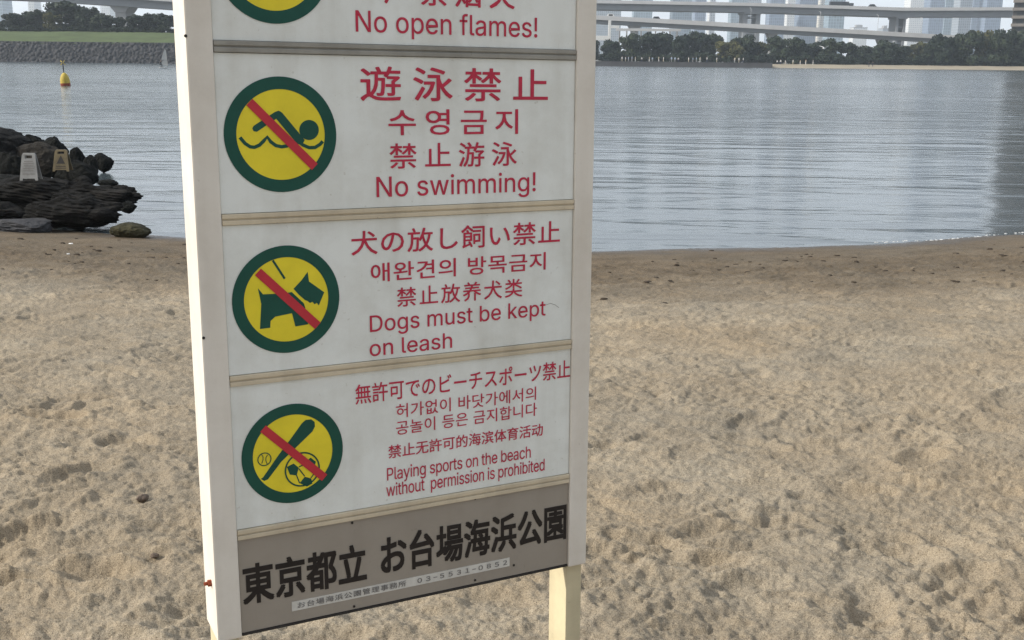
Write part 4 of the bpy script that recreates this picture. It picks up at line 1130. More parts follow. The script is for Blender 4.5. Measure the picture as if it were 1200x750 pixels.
def standing(stride=0.12, swing=0.06):
    return {'pelvis': (0, 0, 0.92, 0.135), 'waist': (0, 0, 1.06, 0.12), 'chest': (0, 0, 1.28, 0.15), 'neck': (0, -0.01, 1.45, 0.055), 'head': (0, -0.02, 1.56, 0.085), 'crown': (0, -0.01, 1.66, 0.075),
            'hip_l': (-0.09, 0, 0.86, 0.09), 'knee_l': (-0.10, -stride * .6, 0.48, 0.06), 'ankle_l': (-0.10, -stride, 0.09, 0.042), 'toe_l': (-0.11, -stride - 0.13, 0.03, 0.035),
            'hip_r': (0.09, 0, 0.86, 0.09), 'knee_r': (0.10, stride * .4, 0.48, 0.06), 'ankle_r': (0.10, stride, 0.09, 0.042), 'toe_r': (0.11, stride - 0.13, 0.03, 0.035),
            'sh_l': (-0.18, 0, 1.38, 0.06), 'el_l': (-0.24, swing, 1.12, 0.045), 'wr_l': (-0.25, swing * .2 - .03, 0.88, 0.032), 'ha_l': (-0.25, -0.05, 0.78, 0.03),
            'sh_r': (0.18, 0, 1.38, 0.06), 'el_r': (0.24, -swing, 1.12, 0.045), 'wr_r': (0.25, -swing - .06, 0.88, 0.032), 'ha_r': (0.25, -swing - .09, 0.78, 0.03)}


BONES = [('pelvis', 'waist'), ('waist', 'chest'), ('chest', 'neck'), ('neck', 'head'), ('head', 'crown')]
for s_ in 'lr':
    BONES += [('pelvis', 'hip_' + s_), ('hip_' + s_, 'knee_' + s_), ('knee_' + s_, 'ankle_' + s_), ('ankle_' + s_, 'toe_' + s_),
              ('chest', 'sh_' + s_), ('sh_' + s_, 'el_' + s_), ('el_' + s_, 'wr_' + s_), ('wr_' + s_, 'ha_' + s_)]


def dress(me, top, legs):
    me.materials.clear()
    for m_ in (SKIN, top, legs, HAIR): me.materials.append(m_)
    for p in me.polygons:
        c = p.center
        if c.z > 1.44: p.material_index = 3 if (c.z > 1.64 or (c.y > 0.0 and c.z > 1.54)) else 0
        elif c.z > 0.93 and abs(c.x) < 0.3: p.material_index = 1
        elif abs(c.x) > 0.2: p.material_index = 0 if c.z < 0.9 else 1
        else: p.material_index = 2
        p.use_smooth = True
    return me


BODY = [body_mesh(standing(0.12, 0.06), BONES, 'pelvis'), body_mesh(standing(0.02, 0.01), BONES, 'pelvis')]
WALK = {}
for b_ in (0, 1):
    for tp, lg in (('white', 'beige'), ('white', 'navy'), ('pale_blue', 'grey'), ('beige', 'white'), ('grey', 'white'), ('black', 'navy')):
        WALK[(b_, tp, lg)] = dress(BODY[b_].copy(), CLOTH[tp], CLOTH[lg])
rg = random.Random(21)
spots = [729, 733, 736.5, 740.5, 744.5, 752, 761, 764.5, 772, 777.5, 787, 791, 795, 807, 812, 816, 820.5, 828.5, 840, 861, 866, 871, 911, 915, 920.5, 929.5, 938, 944.5, 953]
COMBO = [('white', 'beige'), ('white', 'navy'), ('pale_blue', 'grey'), ('beige', 'white'), ('grey', 'white')]
for i, px in enumerate(spots):
    tp, lg = COMBO[rg.choice([0, 0, 1, 1, 2, 3, 4])]
    Y = FAR + 3 + rg.uniform(0, 5) if px < 905 else FAR + 15
    z0 = 0.71 if px < 905 else 0.20
    o = link_mesh('person', WALK[(rg.choice([0, 1]), tp, lg)])
    o.location = (at(px, 70, Y)[0], Y, z0 - 0.005); o.rotation_euler = (0, 0, rg.choice([-1.5, 1.5, 0.2, 3.0, 1.1]))
    sc_ = rg.uniform(0.92, 1.08); o.scale = (sc_, sc_, sc_)
    tag(o, 'tiny person in %s top and %s trousers on the far shore' % (tp.replace('_', ' '), lg), 'person', 'people along the far shore')
for i, (px, py) in enumerate(((1018.5, 74), (1023, 73))):
    o = link_mesh('person', WALK[(i, 'black', 'navy')])
    p = at(px, py, FAR + 7 + i); o.location = (p[0], FAR + 7 + i, -0.30 + 0.06 * i); o.rotation_euler = (0, 0, 1.2 + i)
    tag(o, 'person in dark clothes on the far sand, %s of the pair' % ('left one' if i == 0 else 'right one'), 'person', 'people along the far shore')

TR = [(585, 45, 36, 'dark'), (612, 42, 36, 'dark'), (640, 44, 38, 'olive'), (668, 40, 38, 'dark'), (692, 42, 34, 'dark'), (716, 47, 22, 'dark'), (738, 33.5, 40, 'dark'), (757, 40, 30, 'dark'), (775, 38, 36, 'dark'), (797, 38, 32, 'dark'), (815, 36.5, 40, 'dark'), (836, 36.5, 40, 'dark'),
      (856, 43, 30, 'olive'), (874, 41.5, 36, 'dark'), (895, 44, 38, 'olive'), (914, 44.5, 32, 'dark'), (934, 43.5, 36, 'dark'), (955, 45, 34, 'dark'), (976, 45.5, 36, 'dark'), (997, 47, 34, 'dark'),
      (1018, 48.5, 34, 'dark'), (1038, 47.5, 36, 'dark'), (1056, 49, 30, 'dark'), (1077, 51.5, 34, 'olive'), (1095, 46, 28, 'dark')]
for i, (px, ty, w, knd) in enumerate(TR):
    ty += (0, 3.5, -2.5, 2, 5, -1.5, 3, -3)[i % 8]; w *= (1.0, 0.75, 1.15, 0.9, 0.7)[i % 5]
    tree(px, 0.6, ty, w, FAR + 24 + 5 * (i % 3), '%s tree in the far shore row, %s from the left' % ('olive green' if knd == 'olive' else 'dark green', ORD[i]), 'trees on the far shore', knd)
for i, (px, ty, w, knd) in enumerate([(1105, 39, 30, 'dark'), (1121, 37, 30, 'dark'), (1137, 34.5, 34, 'dark'), (1155, 35.5, 32, 'olive'), (1172, 33.5, 32, 'dark'), (1190, 31.5, 34, 'dark'), (1209, 32, 34, 'dark'), (1228, 33, 34, 'dark')]):
    tree(px, 0.6, ty, w, FAR + 22 + 5 * (i % 2), 'tall %s tree near the apartment tower, %s from the left' % ('olive' if knd == 'olive' else 'dark', ORD[i]), 'tall trees by the apartment tower', knd)
for k in range(56):
    px = 570 + k * 12.0
    shrub(px, 0.5, 3.6 + 0.8 * math.sin(k * 2.1), 6.4, FAR + 20.5 + (k % 3), 'dark shrub filling the gaps under the trees on the far shore', 'shrubs under the far trees')


# ------------------------------------------------------------------ viaducts
def sweep_box(mb, path, y0, y1, z0, z1, mat=0):
    """Box section swept along a list of (x, Y, z) points; y offsets are away from the viewer."""
    V = []
    for x, Y, z in path:
        V += [(x, Y + y0, z + z0), (x, Y + y1, z + z0), (x, Y + y1, z + z1), (x, Y + y0, z + z1)]
    F = [(0, 1, 2, 3), tuple(4 * (len(path) - 1) + k for k in (3, 2, 1, 0))]
    for i in range(len(path) - 1):
        for k in range(4):
            k2 = (k + 1) % 4
            F.append((4 * i + k, 4 * i + 4 + k, 4 * i + 4 + k2, 4 * i + k2))
    mb.add(V, F, mat)


def viaduct(label, pts, Y, gird, par, width, piers, pier_kind):
    """pts: photo pixels along the bottom edge of the girder; heights in metres."""
    P = [at(px, py, Y) for px, py in pts]
    P = [(p[0], Y, p[2]) for p in P]
    root = empty('viaduct', (P[0][0], Y, 0))
    tag(root, label, 'viaduct')
    off = root.location
    Lp = [(x - off.x, y - off.y, z) for x, y, z in P]
    mb = MB()
    sweep_box(mb, Lp, 1.4, width - 1.4, 0, gird * 0.82)
    sweep_box(mb, Lp, 0, width, gird * 0.82 + 0.002, gird)
    mb.build('girder', MAT['girder'], root)
    for y0 in (-0.25, width - 0.15):
        mb = MB(); sweep_box(mb, Lp, y0, y0 + 0.4, gird - 0.35, gird + par)
        mb.build('parapet', MAT['parapet'], root)
    mb = MB(); sweep_box(mb, Lp, 0.2, width - 0.2, gird + 0.004, gird + 0.06); mb.build('roadway', MAT['asphalt'], root)
    xs = [p[0] for p in Lp]; zs = [p[2] for p in Lp]
    for px, w in piers:
        x = at(px, 30, Y)[0] - off.x; z = float(np.interp(x, xs, zs))
        mb = MB()
        if pier_kind == 'twin':
            for s_ in (-1, 1):
                mb.box(x + s_ * w * 0.42 - w * 0.14, x + s_ * w * 0.42 + w * 0.14, 3, width - 3, -0.2, z - 0.9, 0, 0.1)
            for zz in np.arange(2.5, z - 2, 4.2): mb.box(x - w * 0.277, x + w * 0.277, 4, width - 4, zz, zz + 0.9)
            mb.box(x - w * 0.62, x + w * 0.62, 1.5, width - 1.5, z - 0.9, z - 0.002, 0, 0.08)
        else:
            mb.box(x - w / 2, x + w / 2, 3, width - 3, -0.2, z - 2.4, 0, 0.15)
            V = [(x - w / 2, 2.6, z - 2.4), (x + w / 2, 2.6, z - 2.4), (x + w * 0.95, 2.6, z - 0.003), (x - w * 0.95, 2.6, z - 0.003)]
            V += [(a, width - 2.6, c) for a, b_, c in V]
            mb.add(V, [(0, 1, 2, 3), (7, 6, 5, 4), (0, 4, 5, 1), (2, 6, 7, 3), (1, 5, 6, 2), (0, 3, 7, 4)])
        mb.build('pier', MAT['concrete'] if pier_kind != 'twin' else MAT['girder'], root)
    return root, Lp, off, gird


UY = 600.0
v_up, UP, UO, UG = viaduct('long grey upper viaduct crossing level in front of the hazy towers',
                       [(430, 10.0), (700, 11.0), (882, 14.2), (1058, 19.8), (1183, 19.4), (1330, 21.5)], UY, 3.5, 1.3, 18, [(620, 9), (882, 8), (1058, 4.6), (1290, 5)], 'twin')
LY = 520.0
v_lo, LP_, LO, LG = viaduct('pale lower ramp viaduct sloping down to the right into the trees',
                       [(430, 17), (700, 27.5), (820, 34), (905, 39), (1000, 44), (1112, 50.5), (1190, 56)], LY, 2.0, 1.6, 11, [(745, 3.2), (908, 2.6), (1040, 2.6)], 'tee')
v_le, LE, EO, EG = viaduct('dark grey viaduct high behind the trees at the far left',
                       [(-140, -6), (40, 0.5), (110, 5), (205, 11.5), (330, 20)], 450.0, 3.4, 1.3, 16, [(-60, 5), (139, 4.2), (300, 5)], 'tee')
# the white gantry post under the ramp
x = at(714.5, 30, 470)[0]
root = empty('gantry', (x, 470, 0)); tag(root, 'white steel gantry post with two cross arms below the ramp viaduct', 'gantry')
zt = at(714, 24, 470)[2]
mb = MB(); mb.box(-0.55, 0.55, -0.5, 0.5, -0.2, zt, 0, 0.05); mb.build('post', MAT['white_paint'], root)
for y_a, y_b, xx0, xx1 in ((42, 47.5, -8, -0.552), (30, 33, 0.552, 4)):
    za, zb = at(714, y_a, 470)[2], at(714, y_b, 470)[2]
    mb = MB(); mb.box(xx0, xx1, -0.45, 0.45, zb, za, 0, 0.05); mb.build('cross_arm', MAT['white_paint'], root)
# a pale road wall glimpsed between tree tops
za, zb = at(760, 33.5, 440)[2], at(760, 36.5, 440)[2]
x0, x1 = at(722, 35, 440)[0], at(798, 35, 440)[0]
root = empty('road_barrier', ((x0 + x1) / 2, 440, 0)); tag(root, 'pale raised road barrier behind the tree tops under the ramp', 'barrier')
mb = MB(); mb.box(x0 - root.location.x, x1 - root.location.x, 0, 0.5, zb, za, 0, 0.05); mb.build('wall', MAT['parapet'], root)
for k in range(9):
    xx = x0 + (x1 - x0) * (k + 0.5) / 9 - root.location.x
    mb = MB(); mb.box(xx - 0.25, xx + 0.25, 0.01, 0.49, 0, zb - 0.003); mb.build('post', MAT['concrete'], root)


def vehicle(name, label, cat, px, Y, path, off, gird, L, H, body, cab=0.0, lift=0.35):
    """Small far vehicle standing on a viaduct roadway: body, window band, wheels."""
    x = at(px, 20, Y)[0]
    z = float(np.interp(x - off.x, [p[0] for p in path], [p[2] for p in path])) + gird + 0.06
    root = empty(name, (x, Y + 3.5, z)); tag(root, label, cat, None)
    mb = MB()
    if cab > 0:                                             # lorry: cab and box body
        mb.box(-L / 2, L / 2 - cab - 0.3, -1.2, 1.2, lift + 0.25, H, 0, 0.06)
        mb.box(-L / 2, L / 2, -1.0, 1.0, lift, lift + 0.248)
        mb.build('cargo_body', body, root)
        mb = MB(); mb.box(L / 2 - cab, L / 2, -1.15, 1.15, lift + 0.252, H * 0.8, 0, 0.12); mb.build('cab', body, root)
        mb = MB(); mb.box(L / 2 - cab * 0.6, L / 2 + 0.01, -1.16, 1.16, H * 0.5, H * 0.72); mb.build('window', MAT['glass_dark'], root)
    else:
        pr = [(-L / 2, lift), (L / 2, lift), (L / 2, H * .55), (L * .32, H * .62), (L * .16, H), (-L * .3, H), (-L * .47, H * .62), (-L / 2, H * .58)]
        V = [(a, -0.85, b_) for a, b_ in pr] + [(a, 0.85, b_) for a, b_ in pr]
        n = len(pr)
        mb.add(V, [tuple(range(n)), tuple(range(2 * n - 1, n - 1, -1))] + [(i, n + i, n + (i + 1) % n, (i + 1) % n) for i in range(n)])
        mb.build('body', body, root)
        mb = MB(); mb.box(-L * .27, L * .14, -0.865, 0.865, H * .66, H * .92); mb.build('window', MAT['glass_dark'], root)
    for s_ in (-0.3, 0.3):
        for yy in (-0.95, 0.75):
            mb = MB(); mb.tube([(s_ * L, yy, lift), (s_ * L, yy + 0.2, lift)], lift, 12, 0, False); mb.build('wheel', MAT['tyre'], root)
    return root


vehicle('lorry', 'long dark lorry driving along the upper viaduct', 'lorry', 987, UY, UP, UO, UG, 12.5, 3.4, MAT['dark_paint'], 2.2, 0.5)
vehicle('car', 'dark car on the upper viaduct behind the lorry', 'car', 1024, UY, UP, UO, UG, 4.6, 2.6, MAT['dark_paint'])
vehicle('car', 'white car on the lower ramp near the gantry post', 'car', 717, LY, LP_, LO, LG, 4.6, 2.7, MAT['white_paint'])
vehicle('car', 'dark car further along the lower ramp', 'car', 771, LY, LP_, LO, LG, 4.4, 2.6, MAT['dark_paint'])
for i, px in enumerate((880, 962, 1030, 1082)):
    z = float(np.interp(at(px, 20, LY)[0] - LO.x, [p[0] for p in LP_], [p[2] for p in LP_])) + LG
    x = at(px, 20, LY)[0]
    o = MB(); o.tube([(0, 0, 0), (0, 0, 7.5), (0, 0.6, 8.6), (0, 2.0, 8.9)], [0.11, 0.09, 0.07, 0.06], 8); 
    root = empty('street_lamp', (x, LY + 0.5, z)); tag(root, 'thin grey street lamp on the lower ramp, %s from the left' % ORD[i], 'street lamp', 'street lamps on the ramp')
    o.build('pole', MAT['parapet'], root)
    o = MB(); o.box(-0.15, 0.15, 1.95, 2.8, 8.82, 8.98, 0, 0.03); o.build('lamp_head', MAT['parapet'], root)


# ------------------------------------------------------------------ towers
def facade(name, wall, glass, cw, ch, mort=0.35, rough=0.5):
    m_, t, b = new_mat(name)
    tc = N(t, 'ShaderNodeTexCoord'); sep = N(t, 'ShaderNodeSeparateXYZ'); t.links.new(tc.outputs['Object'], sep.inputs[0])
    ad = N(t, 'ShaderNodeMath', operation='ADD'); t.links.new(sep.outputs[0], ad.inputs[0]); t.links.new(sep.outputs[1], ad.inputs[1])
    cb = N(t, 'ShaderNodeCombineXYZ'); t.links.new(ad.outputs[0], cb.inputs[0]); t.links.new(sep.outputs[2], cb.inputs[1])
    br = N(t, 'ShaderNodeTexBrick'); br.offset = 0.0; br.squash = 1.0
    t.links.new(cb.outputs[0], br.inputs['Vector'])
    br.inputs['Color1'].default_value = c4(glass); br.inputs['Color2'].default_value = c4(glass, 0.7); br.inputs['Mortar'].default_value = c4(wall)
    br.inputs['Scale'].default_value = 1.0; br.inputs['Mortar Size'].default_value = mort * min(cw, ch); br.inputs['Mortar Smooth'].default_value = 0.1
    br.inputs['Brick Width'].default_value = cw; br.inputs['Row Height'].default_value = ch
    t.links.new(br.outputs[0], b.inputs['Base Color']); b.inputs['Roughness'].default_value = rough
    return m_


FA = {'blue': facade('facade_blue', (0.29, 0.37, 0.43), (0.19, 0.26, 0.32), 3.6, 3.9, 0.12), 'grey': facade('facade_grey', (0.33, 0.37, 0.41), (0.21, 0.25, 0.30), 3.0, 3.6, 0.2),
      'white': facade('facade_white', (0.70, 0.71, 0.71), (0.46, 0.50, 0.53), 3.2, 3.5, 0.30), 'cream': facade('facade_cream', (0.66, 0.62, 0.54), (0.35, 0.34, 0.32), 3.2, 3.4, 0.30),
      'slate': facade('facade_slate', (0.23, 0.29, 0.38), (0.15, 0.20, 0.29), 2.8, 3.8, 0.14)}
ROOF = MAT['concrete']
TW = [(686, 727, 1700, 150, 'grey'), (742, 763.5, 1600, 170, 'blue'), (787, 810, 1750, 160, 'blue'), (813.5, 826, 1500, 140, 'slate'), (831, 837, 1650, 190, 'white'), (855.5, 874, 1700, 175, 'blue'),
      (874, 890, 1900, 120, 'grey'), (900.5, 918, 1500, 150, 'slate'), (921, 933, 1650, 145, 'white'), (935, 956, 1550, 165, 'slate'), (960.5, 969, 1750, 145, 'cream'), (970, 988, 1450, 95, 'blue'),
      (1064, 1086, 1900, 160, 'white'), (1087, 1104, 1500, 180, 'slate'), (1105, 1121, 1650, 190, 'blue'), (1122, 1136, 1550, 160, 'grey'), (1137, 1152, 1750, 190, 'slate'), (1153, 1171, 1500, 170, 'slate'),
      (1000, 1016, 2100, 62, 'white'), (1034, 1043, 2000, 58, 'grey'), (36, 43, 1600, 150, 'white'), (-20, 6, 1500, 170, 'blue'), (120, 131, 1900, 110, 'white')]
words = {'grey': 'grey', 'blue': 'blue grey glass', 'slate': 'slate blue', 'white': 'white', 'cream': 'cream'}
TWs = sorted([t_ for t_ in TW if t_[0] > 600]); TWl = sorted([t_ for t_ in TW if t_[0] < 600])
for lst, where in ((TWs, 'right of the notice board'), (TWl, 'left of the notice board')):
    for i, (p0_, p1_, Y, h, knd) in enumerate(lst):
        x0, x1 = at(p0_, 40, Y)[0], at(p1_, 40, Y)[0]
        w = x1 - x0
        root = empty('office_tower', ((x0 + x1) / 2, Y, 0.4))
        nth = ORD[i] if i < 20 else 'last'
        tag(root, '%s hazy %s tower, %s, %s from the left' % ('tall' if h > 100 else 'low', words[knd], where, nth), 'tower', 'hazy towers across the bay')
        mb = MB(); mb.box(-w / 2, w / 2, 0, max(24, w), 0, h); mb.build('wall', FA[knd], root)
        mb = MB(); mb.box(-w / 2 - 0.4, w / 2 + 0.4, -0.4, max(24, w) + 0.4, h + 0.003, h + 1.4, 0, 0.1); mb.box(-w * .25, w * .2, 6, 18, h + 1.402, h + 6); mb.build('roof', ROOF, root)

# the near apartment tower at the right edge
AY = 440.0
x0 = at(1184.5, 40, AY)[0]
pc = at(1184.5, 40, AY + 8.5)
root = empty('apartment_tower', (pc[0] + 14.7, AY, 0.4), R(-30))
tag(root, 'tall brown grey apartment tower with stacked balconies behind the trees at the right edge', 'apartment tower')
AW = mottled('tower_wall', (0.032, 0.030, 0.030), 0.7, 0.3, 0.15); AB = mottled('balcony_front', (0.17, 0.155, 0.14), 0.7, 0.5, 0.12)
H = 104.0
mb = MB(); mb.box(-17, 17, 0, 26, 0, H, 0, 0.1); mb.build('wall', AW, root)
mb = MB(); mb.box(-17.4, 17.4, -1.6, 26.4, H + 0.003, H + 1.5, 0, 0.1); mb.box(-7, 7, 8, 18, H + 1.502, H + 6, 0, 0.1); mb.build('roof', AW, root)
bal = MB(); bal.box(-17.2, -8.4, -1.5, -0.004, 0, 1.15, 0, 0.04); bal.box(-6.8, 6.8, -1.5, -0.004, 0, 1.15, 0, 0.04); bal.box(8.4, 17.2, -1.5, -0.004, 0, 1.15, 0, 0.04)
bme = bal.mesh('balcony', AB)
win = MB()
for xx in (-15.5, -12.0, -5.2, -1.2, 2.8, 10.0, 13.6): win.box(xx, xx + 2.3, -0.012, 0.05, 1.16, 2.45)
wme = win.mesh('window', MAT['glass_dark'])
for k in range(33):
    o = link_mesh('balcony', bme, root); o.location = (0, 0, 3.0 + 3.05 * k)
    o = link_mesh('window', wme, root); o.location = (0, 0, 3.0 + 3.05 * k)


# ------------------------------------------------------------------ buoy, sailboard, gull
BY_ = 75.0
p = on_z(77, 100.5, WATER_Z)
root = empty('buoy', (p[0], p[1], WATER_Z)); root.rotation_euler = (0.03, -0.04, 0)
k = p[1] / 75.0 * 0.9
tag(root, 'yellow pear shaped buoy with an orange base and cross topped mast in the bay', 'buoy')
YB = mottled('buoy_yellow', (0.50, 0.375, 0.06), 0.6, 6, 0.25); OB = mottled('buoy_orange', (0.26, 0.06, 0.03), 0.5, 6, 0.25)
mb = MB(); mb.lathe([(0.355 * k, 0.20 * k), (0.345 * k, 0.42 * k), (0.29 * k, 0.66 * k), (0.20 * k, 0.84 * k), (0.10 * k, 0.93 * k), (0.045 * k, 0.96 * k)], 24); mb.build('float', YB, root)
mb = MB(); mb.lathe([(0.20 * k, -0.25 * k), (0.34 * k, -0.05 * k), (0.365 * k, 0.10 * k), (0.357 * k, 0.199 * k)], 24); mb.build('waterline_band', OB, root)
mb = MB(); mb.tube([(0, 0, 0.94 * k), (0, 0, 1.9 * k)], 0.035 * k, 10); mb.build('mast', MAT['dark_paint'], root)
mb = MB()
mb.tube([(-0.17 * k, 0, 1.52 * k), (0.17 * k, 0, 1.84 * k)], 0.03 * k, 8); mb.tube([(-0.17 * k, 0.06, 1.84 * k), (0.17 * k, 0.06, 1.52 * k)], 0.03 * k, 8)
tag(mb.build('topmark', YB, root))

p = on_z(195, 79.5, WATER_Z)
k = 1.0
root = empty('sailboard', (p[0], p[1], WATER_Z), 0.35)
tag(root, 'small sailboard with a narrow pale sail near the stone embankment', 'sailboard')
mb = MB()
out_ = [(-1.25, 0), (-1.1, .2), (-.5, .32), (.4, .30), (1.0, .16), (1.3, 0)]
ring = out_ + [(x, -y) for x, y in out_[-2:0:-1]]
V = [(x, y, 0.02) for x, y in ring] + [(x * 1.03, y * 1.05, 0.10 + 0.06 * max(0, x)) for x, y in ring]
n = len(ring)
mb.add(V, [tuple(range(n))[::-1], tuple(range(n, 2 * n))] + [(i, (i + 1) % n, n + (i + 1) % n, n + i) for i in range(n)]); mb.build('board', MAT['white_paint'], root)
mb = MB(); mb.tube([(0.25, 0, 0.1), (0.30, 0, 1.6), (0.12, 0, 3.0)], [0.03, 0.026, 0.014], 8); mb.build('mast', MAT['dark_paint'], root)
V, F = [], []
for i in range(9):
    z = 0.35 + 2.6 * i / 8; c = (0.95, 1.0, 1.0, .92, .82, .70, .55, .4, .2)[i]
    for j in range(5):
        V.append((0.27 - 0.02 * i - c * j / 4, 0.16 * math.sin(math.pi * j / 4) * (1 - i / 10), z + 0.05 * j))
for i in range(8):
    for j in range(4): F.append((i * 5 + j, i * 5 + j + 1, i * 5 + j + 6, i * 5 + j + 5))
b0 = len(V); V2 = [(x, y + 0.012, z) for x, y, z in V]
mb = MB(); mb.add(V + V2, F + [tuple(b0 + q for q in f[::-1]) for f in F], 0, True); mb.build('sail', mottled('sailcloth', (0.62, 0.60, 0.56), 0.6, 2, 0.08), root)
mb = MB(); mb.tube([(0.3, 0.2, 1.3), (-0.3, 0.26, 1.32), (-0.85, 0.05, 1.36)], 0.02, 6); mb.tube([(0.3, -0.1, 1.3), (-0.3, -0.18, 1.32), (-0.85, 0.02, 1.36)], 0.02, 6); mb.build('boom', MAT['dark_paint'], root)
# the rider crouching at the tail with both hands on the boom
J = {'pelvis': (-1.0, -.25, .62, .13), 'waist': (-1.0, -.27, .75, .12), 'chest': (-.93, -.28, .95, .14), 'neck': (-.88, -.28, 1.10, .055), 'head': (-.86, -.28, 1.2, .085), 'crown': (-.86, -.28, 1.3, .075),
     'hip_l': (-1.05, -.16, .58, .085), 'knee_l': (-.78, -.12, .50, .058), 'ankle_l': (-.92, -.06, .16, .042), 'toe_l': (-.78, -.05, .135, .033),
     'hip_r': (-.95, -.34, .58, .085), 'knee_r': (-.66, -.28, .50, .058), 'ankle_r': (-.70, -.12, .16, .042), 'toe_r': (-.57, -.10, .135, .033),
     'sh_l': (-.95, -.13, 1.04, .055), 'el_l': (-.78, -.10, 1.14, .042), 'wr_l': (-.64, -.08, 1.30, .03), 'ha_l': (-.60, -.08, 1.345, .03),
     'sh_r': (-.88, -.43, 1.04, .055), 'el_r': (-.66, -.34, 1.12, .042), 'wr_r': (-.46, -.19, 1.28, .03), 'ha_r': (-.42, -.165, 1.335, .03)}
me = body_mesh(J, BONES, 'pelvis')
me.materials.clear()
for m_ in (CLOTH['black'], SKIN, HAIR): me.materials.append(m_)
for q in me.polygons:
    c = q.center
    q.material_index = (2 if (c.z > 1.27 or (c.x < -.88 and c.z > 1.17)) else 1) if (c.z > 1.1 and -1.0 < c.x < -.76 and -.4 < c.y < -.16) else 0
    q.use_smooth = True
o = link_mesh('person', me)
o.location = root.location; o.rotation_euler = root.rotation_euler
tag(o, 'person in a black wetsuit crouching on the sailboard and holding its boom', 'person')

# gull gliding over the far shore
gp_ = at(966, 57, 105.0)
root = empty('gull', tuple(gp_), 0.5); tag(root, 'white gull with raised wings flying in front of the far trees', 'gull')
GW = mottled('gull_white', (0.80, 0.80, 0.80), 0.7, 10, 0.06); GG = mottled('gull_grey', (0.62, 0.63, 0.65), 0.7, 10, 0.1)
mb = MB(); mb.tube([(-.22, 0, .01), (-.13, 0, .0), (0, 0, -.005), (.10, 0, .01), (.16, 0, .035), (.20, 0, .035), (.245, 0, .028)], [.012, .045, .062, .05, .036, .03, .006], 10); mb.build('body', GW, root)
for s_ in (-1, 1):
    P = [(0.02, .04, .03, .10), (0.05, .22, .16, .09), (0.0, .42, .22, .07), (-.08, .60, .27, .02)]
    V = []
    for x, y, z, c in P: V += [(x + c, s_ * y, z), (x - c, s_ * y, z - .01), (x - c, s_ * y, z - .018), (x + c, s_ * y, z - .014)]
    F = []
    for i in range(3):
        for q in range(4):
            q2 = (q + 1) % 4; F.append((4 * i + q, 4 * i + 4 + q, 4 * i + 4 + q2, 4 * i + q2))
    mb = MB(); mb.add(V, F + [(0, 1, 2, 3), (15, 14, 13, 12)], 0, True); mb.build('wing', GG, root)


# ------------------------------------------------------------------ rocks on the left
def rock_mat(name, lo, mid, hi, strata=0.0):
    m_, t, b = new_mat(name)
    tc = N(t, 'ShaderNodeTexCoord')
    n1 = N(t, 'ShaderNodeTexNoise'); n1.inputs['Scale'].default_value = 3.0; n1.inputs['Detail'].default_value = 9; n1.inputs['Roughness'].default_value = 0.68
    t.links.new(tc.outputs['Object'], n1.inputs['Vector'])
    t.links.new(ramp(t, n1.outputs[0], [(0.32, c4(lo)), (0.52, c4(mid)), (0.72, c4(hi))]), b.inputs['Base Color'])
    mp = N(t, 'ShaderNodeMapping'); mp.inputs['Scale'].default_value = (4, 4, 4 + 6 * strata); mp.inputs['Rotation'].default_value = (0.12, -0.10, 0)
    t.links.new(tc.outputs['Object'], mp.inputs[0])
    n2 = N(t, 'ShaderNodeTexNoise'); n2.inputs['Scale'].default_value = 1.6; n2.inputs['Detail'].default_value = 10; n2.inputs['Roughness'].default_value = 0.7
    t.links.new(mp.outputs[0], n2.inputs['Vector'])
    bp = N(t, 'ShaderNodeBump'); bp.inputs['Strength'].default_value = 0.9; bp.inputs['Distance'].default_value = 0.07
    t.links.new(n2.outputs[0], bp.inputs['Height']); t.links.new(bp.outputs[0], b.inputs['Normal'])
    b.inputs['Roughness'].default_value = 0.85; b.inputs['Specular IOR Level'].default_value = 0.12
    return m_


RK = {'black': rock_mat('rock_black', (0.004, 0.005, 0.0045), (0.008, 0.009, 0.0085), (0.020, 0.021, 0.019)), 'dark': rock_mat('rock_dark', (0.005, 0.006, 0.006), (0.012, 0.012, 0.012), (0.036, 0.035, 0.032)),
      'shelf': rock_mat('rock_layered', (0.005, 0.005, 0.005), (0.011, 0.011, 0.0105), (0.034, 0.031, 0.028), 1.0), 'brown': rock_mat('rock_brown', (0.018, 0.016, 0.014), (0.032, 0.029, 0.025), (0.06, 0.054, 0.046)),
      'pale': rock_mat('rock_pale', (0.035, 0.036, 0.039), (0.06, 0.061, 0.066), (0.10, 0.10, 0.105)), 'mossy': rock_mat('rock_mossy', (0.018, 0.018, 0.012), (0.050, 0.047, 0.027), (0.10, 0.092, 0.055))}
ICO = None


def ico():
    global ICO
    if ICO is None:
        bm = bmesh.new(); bmesh.ops.create_icosphere(bm, subdivisions=6, radius=1.0)
        bm.verts.ensure_lookup_table(); bm.verts.index_update()
        ICO = (np.array([v.co[:] for v in bm.verts]), np.array([[v.index for v in f.verts] for f in bm.faces])); bm.free()
    return ICO


